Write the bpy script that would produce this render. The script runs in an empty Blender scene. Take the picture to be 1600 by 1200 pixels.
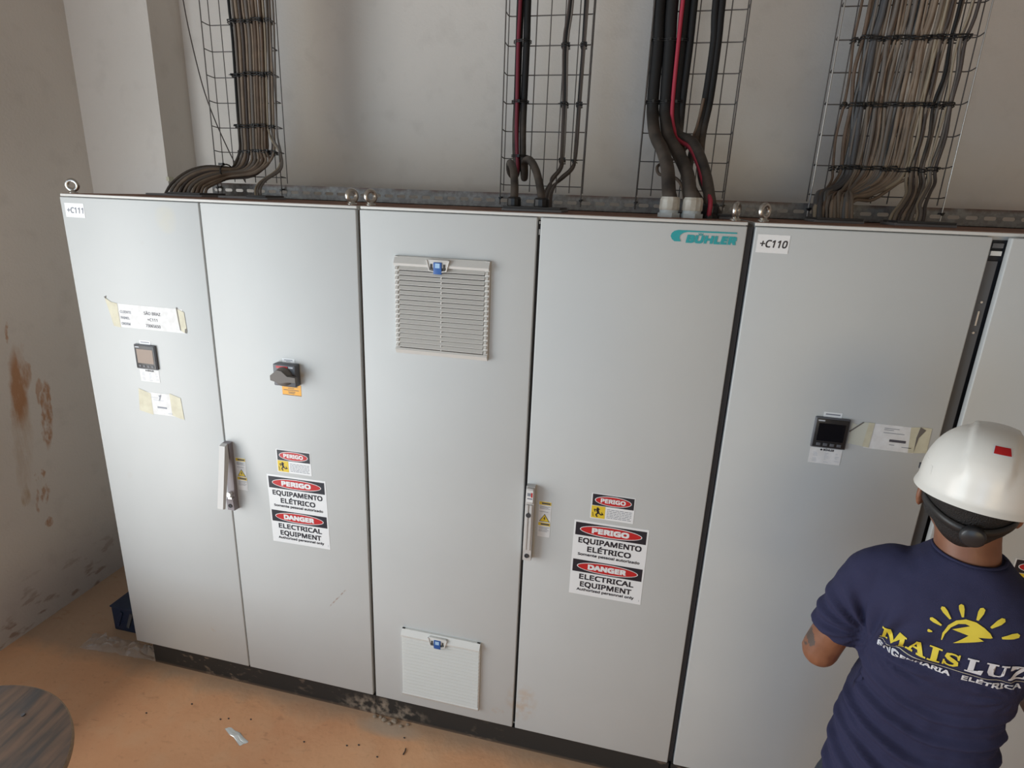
import bpy, bmesh, math, random
from mathutils import Vector, Matrix, noise
from mathutils.bvhtree import BVHTree

S = bpy.context.scene
COL = S.collection
R = math.radians
random.seed(11)

# ------------------------------------------------------------------ camera
cam_data = bpy.data.cameras.new('camera'); cam = bpy.data.objects.new('camera', cam_data); COL.objects.link(cam); S.camera = cam
FPX = 934.04
cam_data.sensor_fit = 'HORIZONTAL'; cam_data.sensor_width = 36.0
cam_data.lens = FPX / 1600 * 36.0
cam_data.shift_x = 15.6 / 1600; cam_data.shift_y = -7.9 / 1600
cam_data.clip_start = 0.02
yaw, pitch, roll = -0.226, -0.297, 0.036
F = Vector((math.sin(yaw)*math.cos(pitch), math.cos(yaw)*math.cos(pitch), math.sin(pitch)))
Rt = F.cross(Vector((0, 0, 1))).normalized(); Up = Rt.cross(F)
R2 = math.cos(roll)*Rt + math.sin(roll)*Up; U2 = -math.sin(roll)*Rt + math.cos(roll)*Up
cam.matrix_world = Matrix(((R2.x, U2.x, -F.x, 2.143), (R2.y, U2.y, -F.y, -1.873), (R2.z, U2.z, -F.z, 2.157), (0, 0, 0, 1)))

# ------------------------------------------------------------------ world, lights, exposure
S.view_settings.view_transform = 'Standard'; S.view_settings.look = 'None'
S.view_settings.exposure = 0.0; S.view_settings.gamma = 1.0; S.view_settings.use_curve_mapping = False
S.cycles.use_denoising = True
S.cycles.max_bounces = 8; S.cycles.diffuse_bounces = 5
w = bpy.data.worlds.new('sky'); S.world = w; w.use_nodes = True
w.node_tree.nodes['Background'].inputs[0].default_value = (0.75, 0.86, 1.0, 1)
w.node_tree.nodes['Background'].inputs[1].default_value = 0.35

def area(name, loc, direction, sx, sy, power, color):
    d = bpy.data.lights.new(name, 'AREA'); d.shape = 'RECTANGLE'; d.size = sx; d.size_y = sy; d.energy = power; d.color = color
    o = bpy.data.objects.new(name, d); COL.objects.link(o); o.location = loc
    o.rotation_euler = Vector(direction).to_track_quat('-Z', 'Y').to_euler()
    return o
# daylight through the tall open doorway in the left wall (nearer and farther half); cool and warm fill lamps added at the closed front wall
area('doorway_daylight_near', (-0.70, -1.15, 1.45), (1, 0, 0.5), 1.1, 2.4, 47, (1.0, 0.97, 0.93))
area('doorway_daylight_far', (-0.70, -2.45, 1.45), (1, 0, 0.5), 1.5, 2.5, 72, (0.80, 0.93, 1.0))
area('front_fill_cool', (0.6, -5.92, 1.3), (0, 1, 0), 2.4, 2.4, 46, (0.40, 0.68, 1.0))  # cool fill, added; the wall here has no entrance
area('front_fill_warm', (3.4, -5.92, 1.6), (0, 1, 0), 2.4, 1.6, 40, (1.0, 0.78, 0.45))  # warm fill lamp added without a window in the wall


# ------------------------------------------------------------------ materials
MATS = {}
def mat(name, col, rough=0.6, metal=0.0, col2=None, scale=8.0, bump=0.0, bscale=60.0, lo=0.35, hi=0.65, stretch=(1, 1, 1), spec=0.5, trans=0.0, alpha=1.0, detail=4.0):
    if name in MATS: return MATS[name]
    m = bpy.data.materials.new(name); m.use_nodes = True; nt = m.node_tree; b = nt.nodes['Principled BSDF']
    b.inputs['Base Color'].default_value = (*col, 1); b.inputs['Roughness'].default_value = rough; b.inputs['Metallic'].default_value = metal
    b.inputs['Specular IOR Level'].default_value = spec; b.inputs['Transmission Weight'].default_value = trans; b.inputs['Alpha'].default_value = alpha
    if col2 or bump:
        geo = nt.nodes.new('ShaderNodeNewGeometry'); mp = nt.nodes.new('ShaderNodeMapping'); mp.inputs['Scale'].default_value = stretch
        nt.links.new(geo.outputs['Position'], mp.inputs['Vector'])
    if col2:
        n = nt.nodes.new('ShaderNodeTexNoise'); n.inputs['Scale'].default_value = scale; n.inputs['Detail'].default_value = detail
        r = nt.nodes.new('ShaderNodeValToRGB'); r.color_ramp.elements[0].position = lo; r.color_ramp.elements[1].position = hi
        r.color_ramp.elements[0].color = (*col, 1); r.color_ramp.elements[1].color = (*col2, 1)
        nt.links.new(mp.outputs[0], n.inputs['Vector']); nt.links.new(n.outputs['Fac'], r.inputs['Fac']); nt.links.new(r.outputs[0], b.inputs['Base Color'])
    if bump:
        n2 = nt.nodes.new('ShaderNodeTexNoise'); n2.inputs['Scale'].default_value = bscale; n2.inputs['Detail'].default_value = 5
        bp = nt.nodes.new('ShaderNodeBump'); bp.inputs['Strength'].default_value = bump; bp.inputs['Distance'].default_value = 0.01
        nt.links.new(mp.outputs[0], n2.inputs['Vector']); nt.links.new(n2.outputs['Fac'], bp.inputs['Height']); nt.links.new(bp.outputs[0], b.inputs['Normal'])
    MATS[name] = m
    return m

class NG:   # tiny node-graph helper for the bigger materials
    def __init__(s, m):
        s.nt = m.node_tree; s.b = s.nt.nodes['Principled BSDF']
        g = s.nt.nodes.new('ShaderNodeNewGeometry'); s.pos = g.outputs['Position']; x = s.nt.nodes.new('ShaderNodeSeparateXYZ'); s.nt.links.new(s.pos, x.inputs[0]); s.x, s.y, s.z = x.outputs
    def put(s, inp, v):
        if isinstance(v, bpy.types.NodeSocket): s.nt.links.new(v, inp)
        else: inp.default_value = v
    def math(s, op, a, b=0.0, clamp=False):
        n = s.nt.nodes.new('ShaderNodeMath'); n.operation = op; n.use_clamp = clamp; s.put(n.inputs[0], a); s.put(n.inputs[1], b); return n.outputs[0]
    def noise(s, scale, detail=4, stretch=(1, 1, 1), dist=0.0):
        mp = s.nt.nodes.new('ShaderNodeMapping'); mp.inputs['Scale'].default_value = stretch; s.nt.links.new(s.pos, mp.inputs['Vector'])
        n = s.nt.nodes.new('ShaderNodeTexNoise'); n.inputs['Scale'].default_value = scale; n.inputs['Detail'].default_value = detail; n.inputs['Distortion'].default_value = dist
        s.nt.links.new(mp.outputs[0], n.inputs['Vector']); return n.outputs['Fac']
    def ramp(s, f, lo, hi):   # clamped linear 0..1
        n = s.nt.nodes.new('ShaderNodeMapRange'); n.inputs['From Min'].default_value = lo; n.inputs['From Max'].default_value = hi; s.put(n.inputs['Value'], f); return n.outputs[0]
    def mix(s, f, a, b):
        n = s.nt.nodes.new('ShaderNodeMix'); n.data_type = 'RGBA'; s.put(n.inputs[0], f)
        s.put(n.inputs[6], (*a, 1) if isinstance(a, tuple) else a); s.put(n.inputs[7], (*b, 1) if isinstance(b, tuple) else b); return n.outputs[2]
    def blob(s, u, v, cu, cv, ru, rv, soft=0.35):   # soft-edged ellipse mask
        a = s.math('POWER', s.math('ABSOLUTE', s.math('DIVIDE', s.math('SUBTRACT', u, cu), ru)), 2.0)
        b = s.math('POWER', s.math('ABSOLUTE', s.math('DIVIDE', s.math('SUBTRACT', v, cv), rv)), 2.0)
        return s.ramp(s.math('ADD', a, b), 1.0, 1.0 - soft)
    def bump(s, h, strength, dist=0.01):
        n = s.nt.nodes.new('ShaderNodeBump'); n.inputs['Strength'].default_value = strength; n.inputs['Distance'].default_value = dist; s.put(n.inputs['Height'], h); s.nt.links.new(n.outputs[0], s.b.inputs['Normal'])
    def color(s, c): s.nt.links.new(c, s.b.inputs['Base Color'])

# plaster walls
def plaster(name, stains=False):
    m = mat(name, (0.56, 0.53, 0.50), 0.92, spec=0.2); g = NG(m)
    c = g.mix(g.ramp(g.noise(1.3, 5), 0.35, 0.7), (0.74, 0.705, 0.665), (0.68, 0.645, 0.605))
    c = g.mix(g.math('MULTIPLY', g.ramp(g.noise(9, 6), 0.55, 0.8), 0.25), c, (0.42, 0.39, 0.36))
    if stains:
        rough = g.noise(26, 5, (1, 1, 0.5)); streak = g.noise(34, 3, (1, 1, 0.045)); fine = g.noise(70, 4, (1, 1, 0.4))
        ysh = g.math('SUBTRACT', g.y, g.math('MULTIPLY', g.math('SUBTRACT', g.z, 1.2), 0.148))
        wy = g.math('ADD', ysh, g.math('MULTIPLY', g.math('SUBTRACT', rough, 0.5), 0.05)); wz = g.math('ADD', g.z, g.math('MULTIPLY', g.math('SUBTRACT', rough, 0.5), 0.10))
        red = (0.46, 0.235, 0.115)
        def add(c, mask, texture, strength, col=red):
            return g.mix(g.math('MULTIPLY', g.math('MULTIPLY', mask, texture), strength, True), c, col)
        st = g.ramp(g.math('ADD', g.math('MULTIPLY', streak, 0.75), g.math('MULTIPLY', fine, 0.25)), 0.36, 0.58); fn = g.ramp(fine, 0.28, 0.6)
        c = add(c, g.blob(wy, wz, 0.205, 0.98, 0.052, 0.36, 0.9), st, 0.42, (0.50, 0.35, 0.22))
        c = add(c, g.blob(wy, wz, 0.200, 1.22, 0.052, 0.22, 0.7), st, 0.9)
        c = add(c, g.blob(wy, wz, 0.245, 1.27, 0.022, 0.075, 0.6), st, 0.7)
        c = add(c, g.blob(wy, wz, 0.296, 1.17, 0.012, 0.07, 0.5), st, 0.6)
        c = add(c, g.blob(wy, wz, 0.330, 1.04, 0.033, 0.18, 0.4), fn, 0.85)
        c = add(c, g.blob(wy, wz, 0.157, 1.475, 0.010, 0.05, 0.5), fn, 0.9)
        c = add(c, g.blob(wy, wz, 0.205, 0.68, 0.028, 0.06, 0.9), st, 0.6, (0.45, 0.30, 0.15))
        c = add(c, g.blob(wy, wz, 0.262, 0.63, 0.010, 0.07, 0.6), fn, 0.6)
        c = add(c, g.blob(wy, wz, 0.300, 0.65, 0.026, 0.055, 0.5), g.ramp(fine, 0.42, 0.6), 0.7)
        c = add(c, g.blob(wy, wz, 0.28, 0.76, 0.035, 0.022, 0.5), g.ramp(fine, 0.48, 0.6), 0.8)
        c = add(c, g.blob(wy, wz, 0.318, 0.50, 0.028, 0.028, 0.5), fn, 0.8)
        # splashes of red dust close to the floor
        lowm = g.math('MULTIPLY', g.ramp(g.z, 0.34, 0.02), g.ramp(g.noise(15, 4, (1, 0.6, 1.5)), 0.56, 0.64))
        c = g.mix(g.math('MULTIPLY', lowm, 0.75, True), c, (0.27, 0.15, 0.09))
        c = g.mix(g.math('MULTIPLY', g.ramp(g.z, 0.5, 0.0), 0.35), c, (0.33, 0.25, 0.20))
    g.color(c); g.bump(g.noise(90, 6), 0.25, 0.004)
    return m
M_wall = plaster('plaster'); M_wall_stained = plaster('plaster_with_dust_smears', True)

# dusty red-brown concrete floor
M_floor = mat('dusty_floor', (0.4, 0.22, 0.12), 0.85, spec=0.25); g = NG(M_floor)
n1 = g.noise(1.6, 5, (1, 1, 1), 0.2); n2 = g.noise(7, 6, (1, 1, 1), 0.2); n3 = g.noise(45, 5)
c = g.mix(g.ramp(n1, 0.35, 0.68), (0.78, 0.44, 0.245), (0.70, 0.365, 0.20))
c = g.mix(g.math('MULTIPLY', g.ramp(n2, 0.5, 0.75), 0.5), c, (0.72, 0.46, 0.28))
c = g.mix(g.math('MULTIPLY', g.ramp(n3, 0.60, 0.75), 0.3), c, (0.42, 0.21, 0.11))
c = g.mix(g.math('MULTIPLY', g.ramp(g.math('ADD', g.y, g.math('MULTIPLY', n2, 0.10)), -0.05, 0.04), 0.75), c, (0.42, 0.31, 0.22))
scr = g.noise(14, 3, (1.0, 2.6, 1), 0.4)
c = g.mix(g.math('MULTIPLY', g.math('MULTIPLY', g.ramp(scr, 0.62, 0.70), g.ramp(n1, 0.45, 0.6)), 0.35), c, (0.40, 0.20, 0.11))
c = g.mix(g.math('MULTIPLY', g.blob(g.x, g.y, 1.29, -0.05, 0.16, 0.05, 0.9), 0.8), c, (0.50, 0.40, 0.31))
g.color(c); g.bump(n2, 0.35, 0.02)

# light grey powder-coated steel
M_paint = mat('grey_powder_coat', (0.6, 0.61, 0.6), 0.42, spec=0.4); g = NG(M_paint)
c = g.mix(g.ramp(g.noise(2.2, 4), 0.35, 0.7), (0.53, 0.55, 0.552), (0.505, 0.525, 0.528))
c = g.mix(g.math('MULTIPLY', g.ramp(g.noise(13, 5), 0.70, 0.78), 0.15), c, (0.45, 0.40, 0.34))
c = g.mix(g.math('MULTIPLY', g.blob(g.x, g.z, 0.455, 2.035, 0.05, 0.055, 0.6), g.math('MULTIPLY', g.noise(25, 3), 0.5)), c, (0.62, 0.58, 0.44))
c = g.mix(g.math('MULTIPLY', g.blob(g.x, g.z, 0.88, 0.235, 0.09, 0.02, 0.8), 0.0), c, (0.5, 0.4, 0.35))
for (bx, bz, rx, rz) in ((1.745, 0.17, 0.03, 0.02), (1.84, 0.24, 0.07, 0.10), (0.44, 0.27, 0.02, 0.02)):
    c = g.mix(g.math('MULTIPLY', g.blob(g.x, g.z, bx, bz, rx, rz, 0.9), g.ramp(g.noise(30, 4), 0.42, 0.62)), c, (0.50, 0.44, 0.38))
# one diagonal scuff on the second door
sc = g.math('ABSOLUTE', g.math('SUBTRACT', g.math('SUBTRACT', g.z, 0.56), g.math('MULTIPLY', g.math('SUBTRACT', g.x, 1.055), 1.25)))
c = g.mix(g.math('MULTIPLY', g.math('MULTIPLY', g.ramp(sc, 0.006, 0.001), g.blob(g.x, g.z, 1.055, 0.56, 0.06, 0.07, 0.5)), g.ramp(g.noise(60, 3), 0.4, 0.6)), c, (0.34, 0.25, 0.21))
g.color(c); g.bump(g.noise(320, 2), 0.06, 0.002)
M_edge = mat('grey_paint_plain', (0.60, 0.60, 0.58), 0.45)
M_top = mat('dust_covered_roof', (0.22, 0.12, 0.09), 0.9, col2=(0.32, 0.20, 0.15), scale=14, spec=0.2)
M_gap = mat('door_gap_shadow_rubber', (0.035, 0.035, 0.04), 0.7)
M_frame = mat('frame_profile_grey', (0.10, 0.10, 0.105), 0.6)
M_plinth = mat('black_plinth', (0.018, 0.017, 0.016), 0.7); g = NG(M_plinth)
c = g.mix(g.math('MULTIPLY', g.ramp(g.noise(38, 6, (0.6, 1, 1.2)), 0.56, 0.66), g.ramp(g.noise(3.4, 2), 0.5, 0.62)), (0.022, 0.020, 0.018), (0.20, 0.15, 0.11))
c = g.mix(g.math('MULTIPLY', g.math('MULTIPLY', g.blob(g.x, g.z, 1.24, 0.03, 0.22, 0.075, 0.8), g.ramp(g.noise(30, 6), 0.45, 0.62)), 0.8), c, (0.33, 0.27, 0.21))
c = g.mix(g.math('MULTIPLY', g.ramp(g.z, 0.015, 0.0), 0.5), c, (0.22, 0.14, 0.09)); g.color(c)
M_steel = mat('galvanised_steel', (0.42, 0.42, 0.42), 0.5, 0.75, col2=(0.30, 0.29, 0.28), scale=40)
M_rail = mat('rusty_galvanised_rail', (0.33, 0.33, 0.33), 0.55, 0.5); g = NG(M_rail)
c = g.mix(g.ramp(g.noise(70, 3), 0.4, 0.6), (0.33, 0.34, 0.34), (0.24, 0.24, 0.24))
c = g.mix(g.math('MULTIPLY', g.ramp(g.z, 2.155, 2.172), g.ramp(g.noise(14, 4), 0.35, 0.55)), c, (0.13, 0.065, 0.045)); g.color(c)
M_wire = mat('zinc_wire', (0.12, 0.11, 0.105), 0.5, 0.35)
M_wire_b = mat('bright_zinc_wire', (0.55, 0.55, 0.54), 0.35, 0.9)
M_eye = mat('polished_steel', (0.62, 0.60, 0.56), 0.28, 0.95)
M_white = mat('white_vinyl', (0.78, 0.80, 0.82), 0.4); M_paper = mat('white_paper', (0.74, 0.75, 0.76), 0.6, col2=(0.66, 0.66, 0.66), scale=40)
M_tape = mat('yellowed_tape', (0.60, 0.58, 0.45), 0.5, col2=(0.52, 0.49, 0.37), scale=30)
M_tape_pale = mat('cloudy_tape', (0.56, 0.57, 0.50), 0.45)
M_black = mat('black_print', (0.012, 0.012, 0.022), 0.45); M_red = mat('red_print', (0.50, 0.012, 0.015), 0.42)
M_yellow = mat('yellow_print', (0.72, 0.52, 0.03), 0.45); M_orange = mat('orange_label', (0.80, 0.38, 0.02), 0.45)
M_teal = mat('teal_print', (0.0, 0.30, 0.33), 0.45); M_greyprint = mat('grey_print', (0.22, 0.24, 0.28), 0.5); M_darkprint = mat('dark_grey_print', (0.07, 0.07, 0.09), 0.5)
M_line = mat('pale_print_line', (0.50, 0.53, 0.58), 0.5)
M_plastic = mat('black_plastic', (0.02, 0.02, 0.022), 0.35); M_dgrey = mat('dark_grey_plastic', (0.10, 0.105, 0.12), 0.45); M_knob = mat('dusty_grey_plastic', (0.14, 0.125, 0.115), 0.6)
M_screen_glare = mat('display_glare', (0.22, 0.155, 0.115), 0.35); M_screen_off = mat('dark_display', (0.006, 0.006, 0.008), 0.22)  # first tone paints the glare on the left meter's display
M_vent = mat('vent_plastic', (0.60, 0.59, 0.565), 0.5); M_vent_skylit = mat('skylit_vent_plastic', (0.66, 0.67, 0.655), 0.5); M_ventback = mat('vent_shadow_mat', (0.05, 0.05, 0.05), 0.9)  # lower grille copy carries the bluish sky light in its colour
M_blue = mat('blue_badge', (0.02, 0.10, 0.36), 0.35); M_sky = mat('pale_blue_print', (0.35, 0.55, 0.80), 0.4)
M_handle = mat('handle_grey', (0.52, 0.51, 0.50), 0.42); M_handle_side = mat('handle_dark_side', (0.24, 0.22, 0.24), 0.5); M_lightmetal = mat('bright_lock_metal', (0.75, 0.74, 0.72), 0.3, 0.8)
CM = {'black': mat('black_cable', (0.022, 0.021, 0.022), 0.6, spec=0.3, col2=(0.040, 0.036, 0.032), scale=30), 'grey': mat('grey_cable', (0.15, 0.13, 0.115), 0.6), 'tan': mat('tan_cable', (0.25, 0.19, 0.14), 0.65, col2=(0.19, 0.145, 0.11), scale=20), 'brown': mat('brown_cable', (0.15, 0.10, 0.07), 0.65, col2=(0.10, 0.07, 0.05), scale=20), 'darkbrown': mat('dark_brown_cable', (0.065, 0.05, 0.045), 0.65), 'beige': mat('beige_cable', (0.30, 0.25, 0.185), 0.65), 'red': mat('red_cable', (0.40, 0.03, 0.06), 0.55), 'darkred': mat('dark_red_cable', (0.16, 0.012, 0.03), 0.6), 'taupe': mat('taupe_cable', (0.18, 0.145, 0.115), 0.65), 'blue': mat('blue_grey_cable', (0.12, 0.125, 0.13), 0.6), 'bluegrey': mat('slate_cable', (0.075, 0.075, 0.08), 0.6)}
g = NG(CM['black']); c = g.mix(g.math('MULTIPLY', g.math('MULTIPLY', g.ramp(g.z, 2.50, 2.38), g.ramp(g.noise(12, 3), 0.2, 0.6)), 0.9), (0.012, 0.012, 0.013), (0.10, 0.08, 0.065)); g.color(c)
M_tie = mat('black_cable_tie', (0.012, 0.012, 0.013), 0.4); M_plate = mat('gland_plate_dark', (0.05, 0.05, 0.052), 0.55); M_plate_grey = mat('gland_plate_grey', (0.22, 0.22, 0.23), 0.6)
M_gland = mat('white_gland_nylon', (0.62, 0.60, 0.54), 0.5, col2=(0.45, 0.40, 0.33), scale=30); M_gland_low = mat('pale_blue_gland_nylon', (0.55, 0.60, 0.62), 0.45)
M_wood = mat('weathered_plywood', (0.11, 0.075, 0.05), 0.8); g = NG(M_wood)
c = g.mix(g.ramp(g.noise(34, 6, (1, 0.13, 1), 0.3), 0.38, 0.62), (0.085, 0.045, 0.025), (0.028, 0.018, 0.012))
c = g.mix(g.math('MULTIPLY', g.ramp(g.noise(8, 4, (1, 0.5, 1)), 0.52, 0.64), 0.7), c, (0.018, 0.018, 0.020)); g.color(c)
M_woodedge = mat('plywood_edge', (0.30, 0.20, 0.12), 0.7, col2=(0.20, 0.135, 0.08), scale=60, stretch=(1, 1, 6))
M_navyblue = mat('dark_blue_enamel', (0.008, 0.020, 0.055), 0.5, col2=(0.014, 0.030, 0.065), scale=20); M_darkgrey = mat('grime_grey', (0.10, 0.10, 0.10), 0.7)
M_clear = mat('crumpled_clear_plastic', (0.62, 0.60, 0.57), 0.18, alpha=0.24, spec=0.8); M_foil = mat('silvery_wrapper', (0.72, 0.76, 0.76), 0.25, 0.4)
M_stone = mat('rubble_grey', (0.33, 0.27, 0.21), 0.9)
M_shirt = mat('navy_cotton', (0.030, 0.031, 0.072), 0.85, bump=0.25, bscale=600, spec=0.2); M_skin = mat('brown_skin', (0.24, 0.10, 0.052), 0.5, col2=(0.19, 0.075, 0.038), scale=22)
M_hair = mat('black_hair', (0.012, 0.009, 0.008), 0.6, bump=0.6, bscale=420); M_jeans = mat('dark_denim', (0.02, 0.028, 0.045), 0.85, bump=0.3, bscale=400); M_boot = mat('black_leather', (0.015, 0.013, 0.012), 0.45)
M_hat = mat('white_abs_shell', (0.80, 0.78, 0.73), 0.28, spec=0.5); M_band = mat('black_headband', (0.018, 0.017, 0.017), 0.45); M_tattoo = mat('faded_tattoo_ink', (0.085, 0.06, 0.05), 0.6)
M_pyellow = mat('yellow_shirt_ink', (0.70, 0.56, 0.05), 0.7); M_pwhite = mat('white_shirt_ink', (0.68, 0.68, 0.72), 0.7); M_eyeball = mat('eye_white', (0.7, 0.68, 0.65), 0.3)

# ------------------------------------------------------------------ mesh tools
ROOT = {}   # world offset of the thing that an object's coordinates are relative to
class MB:
    def __init__(s): s.v = []; s.f = []; s.m = []; s.sm = []
    def add(s, verts, faces, m=0, smooth=False):
        o = len(s.v); s.v += [tuple(p) for p in verts]; s.f += [tuple(i + o for i in f) for f in faces]; s.m += [m]*len(faces); s.sm += [smooth]*len(faces)
    def box(s, x0, x1, y0, y1, z0, z1, m=0, bev=0.0):
        if bev <= 0:
            s.add([(x, y, z) for x in (x0, x1) for y in (y0, y1) for z in (z0, z1)], [(0, 1, 3, 2), (4, 6, 7, 5), (0, 4, 5, 1), (2, 3, 7, 6), (0, 2, 6, 4), (1, 5, 7, 3)], m); return
        bm = bmesh.new(); bmesh.ops.create_cube(bm, size=1.0)
        for v in bm.verts: v.co = Vector((x0 + (v.co.x+.5)*(x1-x0), y0 + (v.co.y+.5)*(y1-y0), z0 + (v.co.z+.5)*(z1-z0)))
        bmesh.ops.bevel(bm, geom=bm.edges[:], offset=bev, segments=2, affect='EDGES', profile=0.6)
        bm.verts.index_update(); s.add([v.co[:] for v in bm.verts], [[v.index for v in f.verts] for f in bm.faces], m, True); bm.free()
    def prism(s, pts, y0, y1, m=0):   # polygon in x,z extruded along y (y0 is the front)
        n = len(pts); s.add([(x, y0, z) for x, z in pts] + [(x, y1, z) for x, z in pts], [tuple(range(n)), tuple(range(2*n-1, n-1, -1))] + [(i, (i+1) % n + 0, (i+1) % n + n, i + n)[::-1] for i in range(n)], m)
    def prism_axis(s, pts, a0, a1, axis, m=0):   # generic: pts in the two other axes
        def mk(p, a):
            q = list(p); q.insert('xyz'.index(axis), a); return tuple(q)
        n = len(pts); s.add([mk(p, a0) for p in pts] + [mk(p, a1) for p in pts], [tuple(range(n)), tuple(range(2*n-1, n-1, -1))] + [(i, (i+1) % n, (i+1) % n + n, i + n) for i in range(n)], m)
    def tube(s, pts, r, n=8, m=0, caps=True, rs=None, up=None):
        P = [Vector(p) for p in pts]; k = len(P); vs = []; prev = None
        for i, p in enumerate(P):
            t = (P[min(i+1, k-1)] - P[max(i-1, 0)]).normalized()
            if prev is None:
                a = Vector(up) if up else (Vector((1, 0, 0)) if abs(t.x) < 0.8 else Vector((0, 1, 0)))
                prev = (a - t*a.dot(t)).normalized()
            else: prev = (prev - t*prev.dot(t)).normalized()
            b = t.cross(prev); rr = rs[i] if rs else r
            for j in range(n):
                a = 2*math.pi*j/n; vs.append(p + prev*math.cos(a)*rr + b*math.sin(a)*rr)
        fs = [(i*n+j, i*n+(j+1) % n, (i+1)*n+(j+1) % n, (i+1)*n+j) for i in range(k-1) for j in range(n)]
        s.add(vs, fs, m, True)
        if caps: s.add(vs[:n], [tuple(range(n-1, -1, -1))], m); s.add(vs[-n:], [tuple(range(n))], m)
    def lathe(s, prof, c, axis=(0, 0, 1), n=24, m=0, smooth=True):   # prof: list of (radius, height) along axis
        A = Vector(axis).normalized(); u = A.orthogonal().normalized(); v = A.cross(u); vs = []
        for r, h in prof:
            for j in range(n):
                a = 2*math.pi*j/n; vs.append(Vector(c) + A*h + u*math.cos(a)*r + v*math.sin(a)*r)
        k = len(prof); s.add(vs, [(i*n+j, i*n+(j+1) % n, (i+1)*n+(j+1) % n, (i+1)*n+j) for i in range(k-1) for j in range(n)], m, smooth)
        s.add(vs[:n], [tuple(range(n-1, -1, -1))], m); s.add(vs[-n:], [tuple(range(n))], m)
    def loft(s, rings, m=0, n=28):   # rings: (centre, u axis, v axis, ru, rv, exponent)
        vs = []
        for c, u, v, ru, rv, e in rings:
            c = Vector(c); u = Vector(u); v = Vector(v)
            for j in range(n):
                a = 2*math.pi*j/n; ca, sa = math.cos(a), math.sin(a)
                vs.append(c + u*ru*math.copysign(abs(ca)**(2/e), ca) + v*rv*math.copysign(abs(sa)**(2/e), sa))
        k = len(rings); s.add(vs, [(i*n+j, i*n+(j+1) % n, (i+1)*n+(j+1) % n, (i+1)*n+j) for i in range(k-1) for j in range(n)], m, True)
        s.add(vs[:n], [tuple(range(n-1, -1, -1))], m, True); s.add(vs[-n:], [tuple(range(n))], m, True)
    def ellipsoid(s, c, rx, ry, rz, m=0, nu=20, nv=12, rot=None):
        c = Vector(c); vs = []; rot = rot or Matrix.Identity(3)
        for i in range(1, nv):
            th = math.pi*i/nv
            for j in range(nu):
                a = 2*math.pi*j/nu; vs.append(c + rot @ Vector((rx*math.sin(th)*math.cos(a), ry*math.sin(th)*math.sin(a), rz*math.cos(th))))
        k = nv-1; o = len(vs); vs += [c + rot @ Vector((0, 0, rz)), c + rot @ Vector((0, 0, -rz))]
        fs = [(i*nu+j, (i+1)*nu+j, (i+1)*nu+(j+1) % nu, i*nu+(j+1) % nu) for i in range(k-1) for j in range(nu)]
        fs += [(o, j, (j+1) % nu) for j in range(nu)] + [(o+1, (k-1)*nu+(j+1) % nu, (k-1)*nu+j) for j in range(nu)]
        s.add(vs, fs, m, True)
    def transform(s, M):
        s.v = [tuple(M @ Vector(p)) for p in s.v]
    def mesh(s, name, mats, off=(0, 0, 0)):
        me = bpy.data.meshes.new(name); me.from_pydata([(p[0]-off[0], p[1]-off[1], p[2]-off[2]) for p in s.v], [], s.f)
        for mm in mats: me.materials.append(mm)
        me.polygons.foreach_set('material_index', s.m); me.polygons.foreach_set('use_smooth', s.sm)
        bm = bmesh.new(); bm.from_mesh(me); bmesh.ops.recalc_face_normals(bm, faces=bm.faces[:]); bm.to_mesh(me); bm.free(); me.update()
        return me
    def build(s, name, mats, parent=None, label=None):
        if not isinstance(mats, (list, tuple)): mats = [mats]
        off = ROOT.get(parent.name, (0, 0, 0)) if parent else (0, 0, 0)
        o = bpy.data.objects.new(name, s.mesh(name, mats, off)); COL.objects.link(o)
        if parent: o.parent = parent; ROOT[o.name] = off
        if label: o['label'] = label
        return o

def thing(name, label, cat, loc, group=None):
    o = bpy.data.objects.new(name, None); COL.objects.link(o); o.location = loc; o.empty_display_size = 0.1; ROOT[o.name] = tuple(loc)
    o['label'] = label; o['category'] = cat
    if group: o['group'] = group
    return o
def tag(o, label, cat, group=None):
    o['label'] = label; o['category'] = cat
    if group: o['group'] = group
    return o
def smooth_path(P, step=4):
    P = [Vector(p) for p in P]; out = []
    for i in range(len(P)-1):
        a, b, c, d = P[max(i-1, 0)], P[i], P[i+1], P[min(i+2, len(P)-1)]
        k = step if (c-b).length < 0.25 else 1
        for j in range(k):
            t = j/k; out.append(0.5*((2*b) + (c-a)*t + (2*a-5*b+4*c-d)*t*t + (3*b-a-3*c+d)*t**3))
    out.append(P[-1]); return out

# lettering: built-in font turned into flat meshes, cached
FONT = {}
import os
_f = os.path.join(bpy.utils.resource_path('LOCAL'), 'datafiles', 'fonts', 'NotoSansHebrew-Regular.woff2')   # a sans-serif shipped with Blender; falls back to the built-in one
try: SANS = bpy.data.fonts.load(_f)
except Exception: SANS = None
def glyphs(txt, bold=0.0):
    key = (txt, bold)
    if key not in FONT:
        cu = bpy.data.curves.new('lettering', 'FONT'); cu.body = txt; cu.size = 1; cu.resolution_u = 3; cu.offset = bold; cu.fill_mode = 'FRONT'
        if SANS: cu.font = SANS
        ob = bpy.data.objects.new('lettering', cu); COL.objects.link(ob); dg = bpy.context.evaluated_depsgraph_get()
        me = bpy.data.meshes.new_from_object(ob.evaluated_get(dg)); vs = [(v.co.x, v.co.y) for v in me.vertices]; fs = [tuple(p.vertices) for p in me.polygons]
        bpy.data.objects.remove(ob); bpy.data.meshes.remove(me); bpy.data.curves.remove(cu)
        x0 = min(p[0] for p in vs); x1 = max(p[0] for p in vs); FONT[key] = ([(x-x0, y) for x, y in vs], fs, x1-x0)
    return FONT[key]
CAP = max(p[1] for p in glyphs('H')[0])
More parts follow.
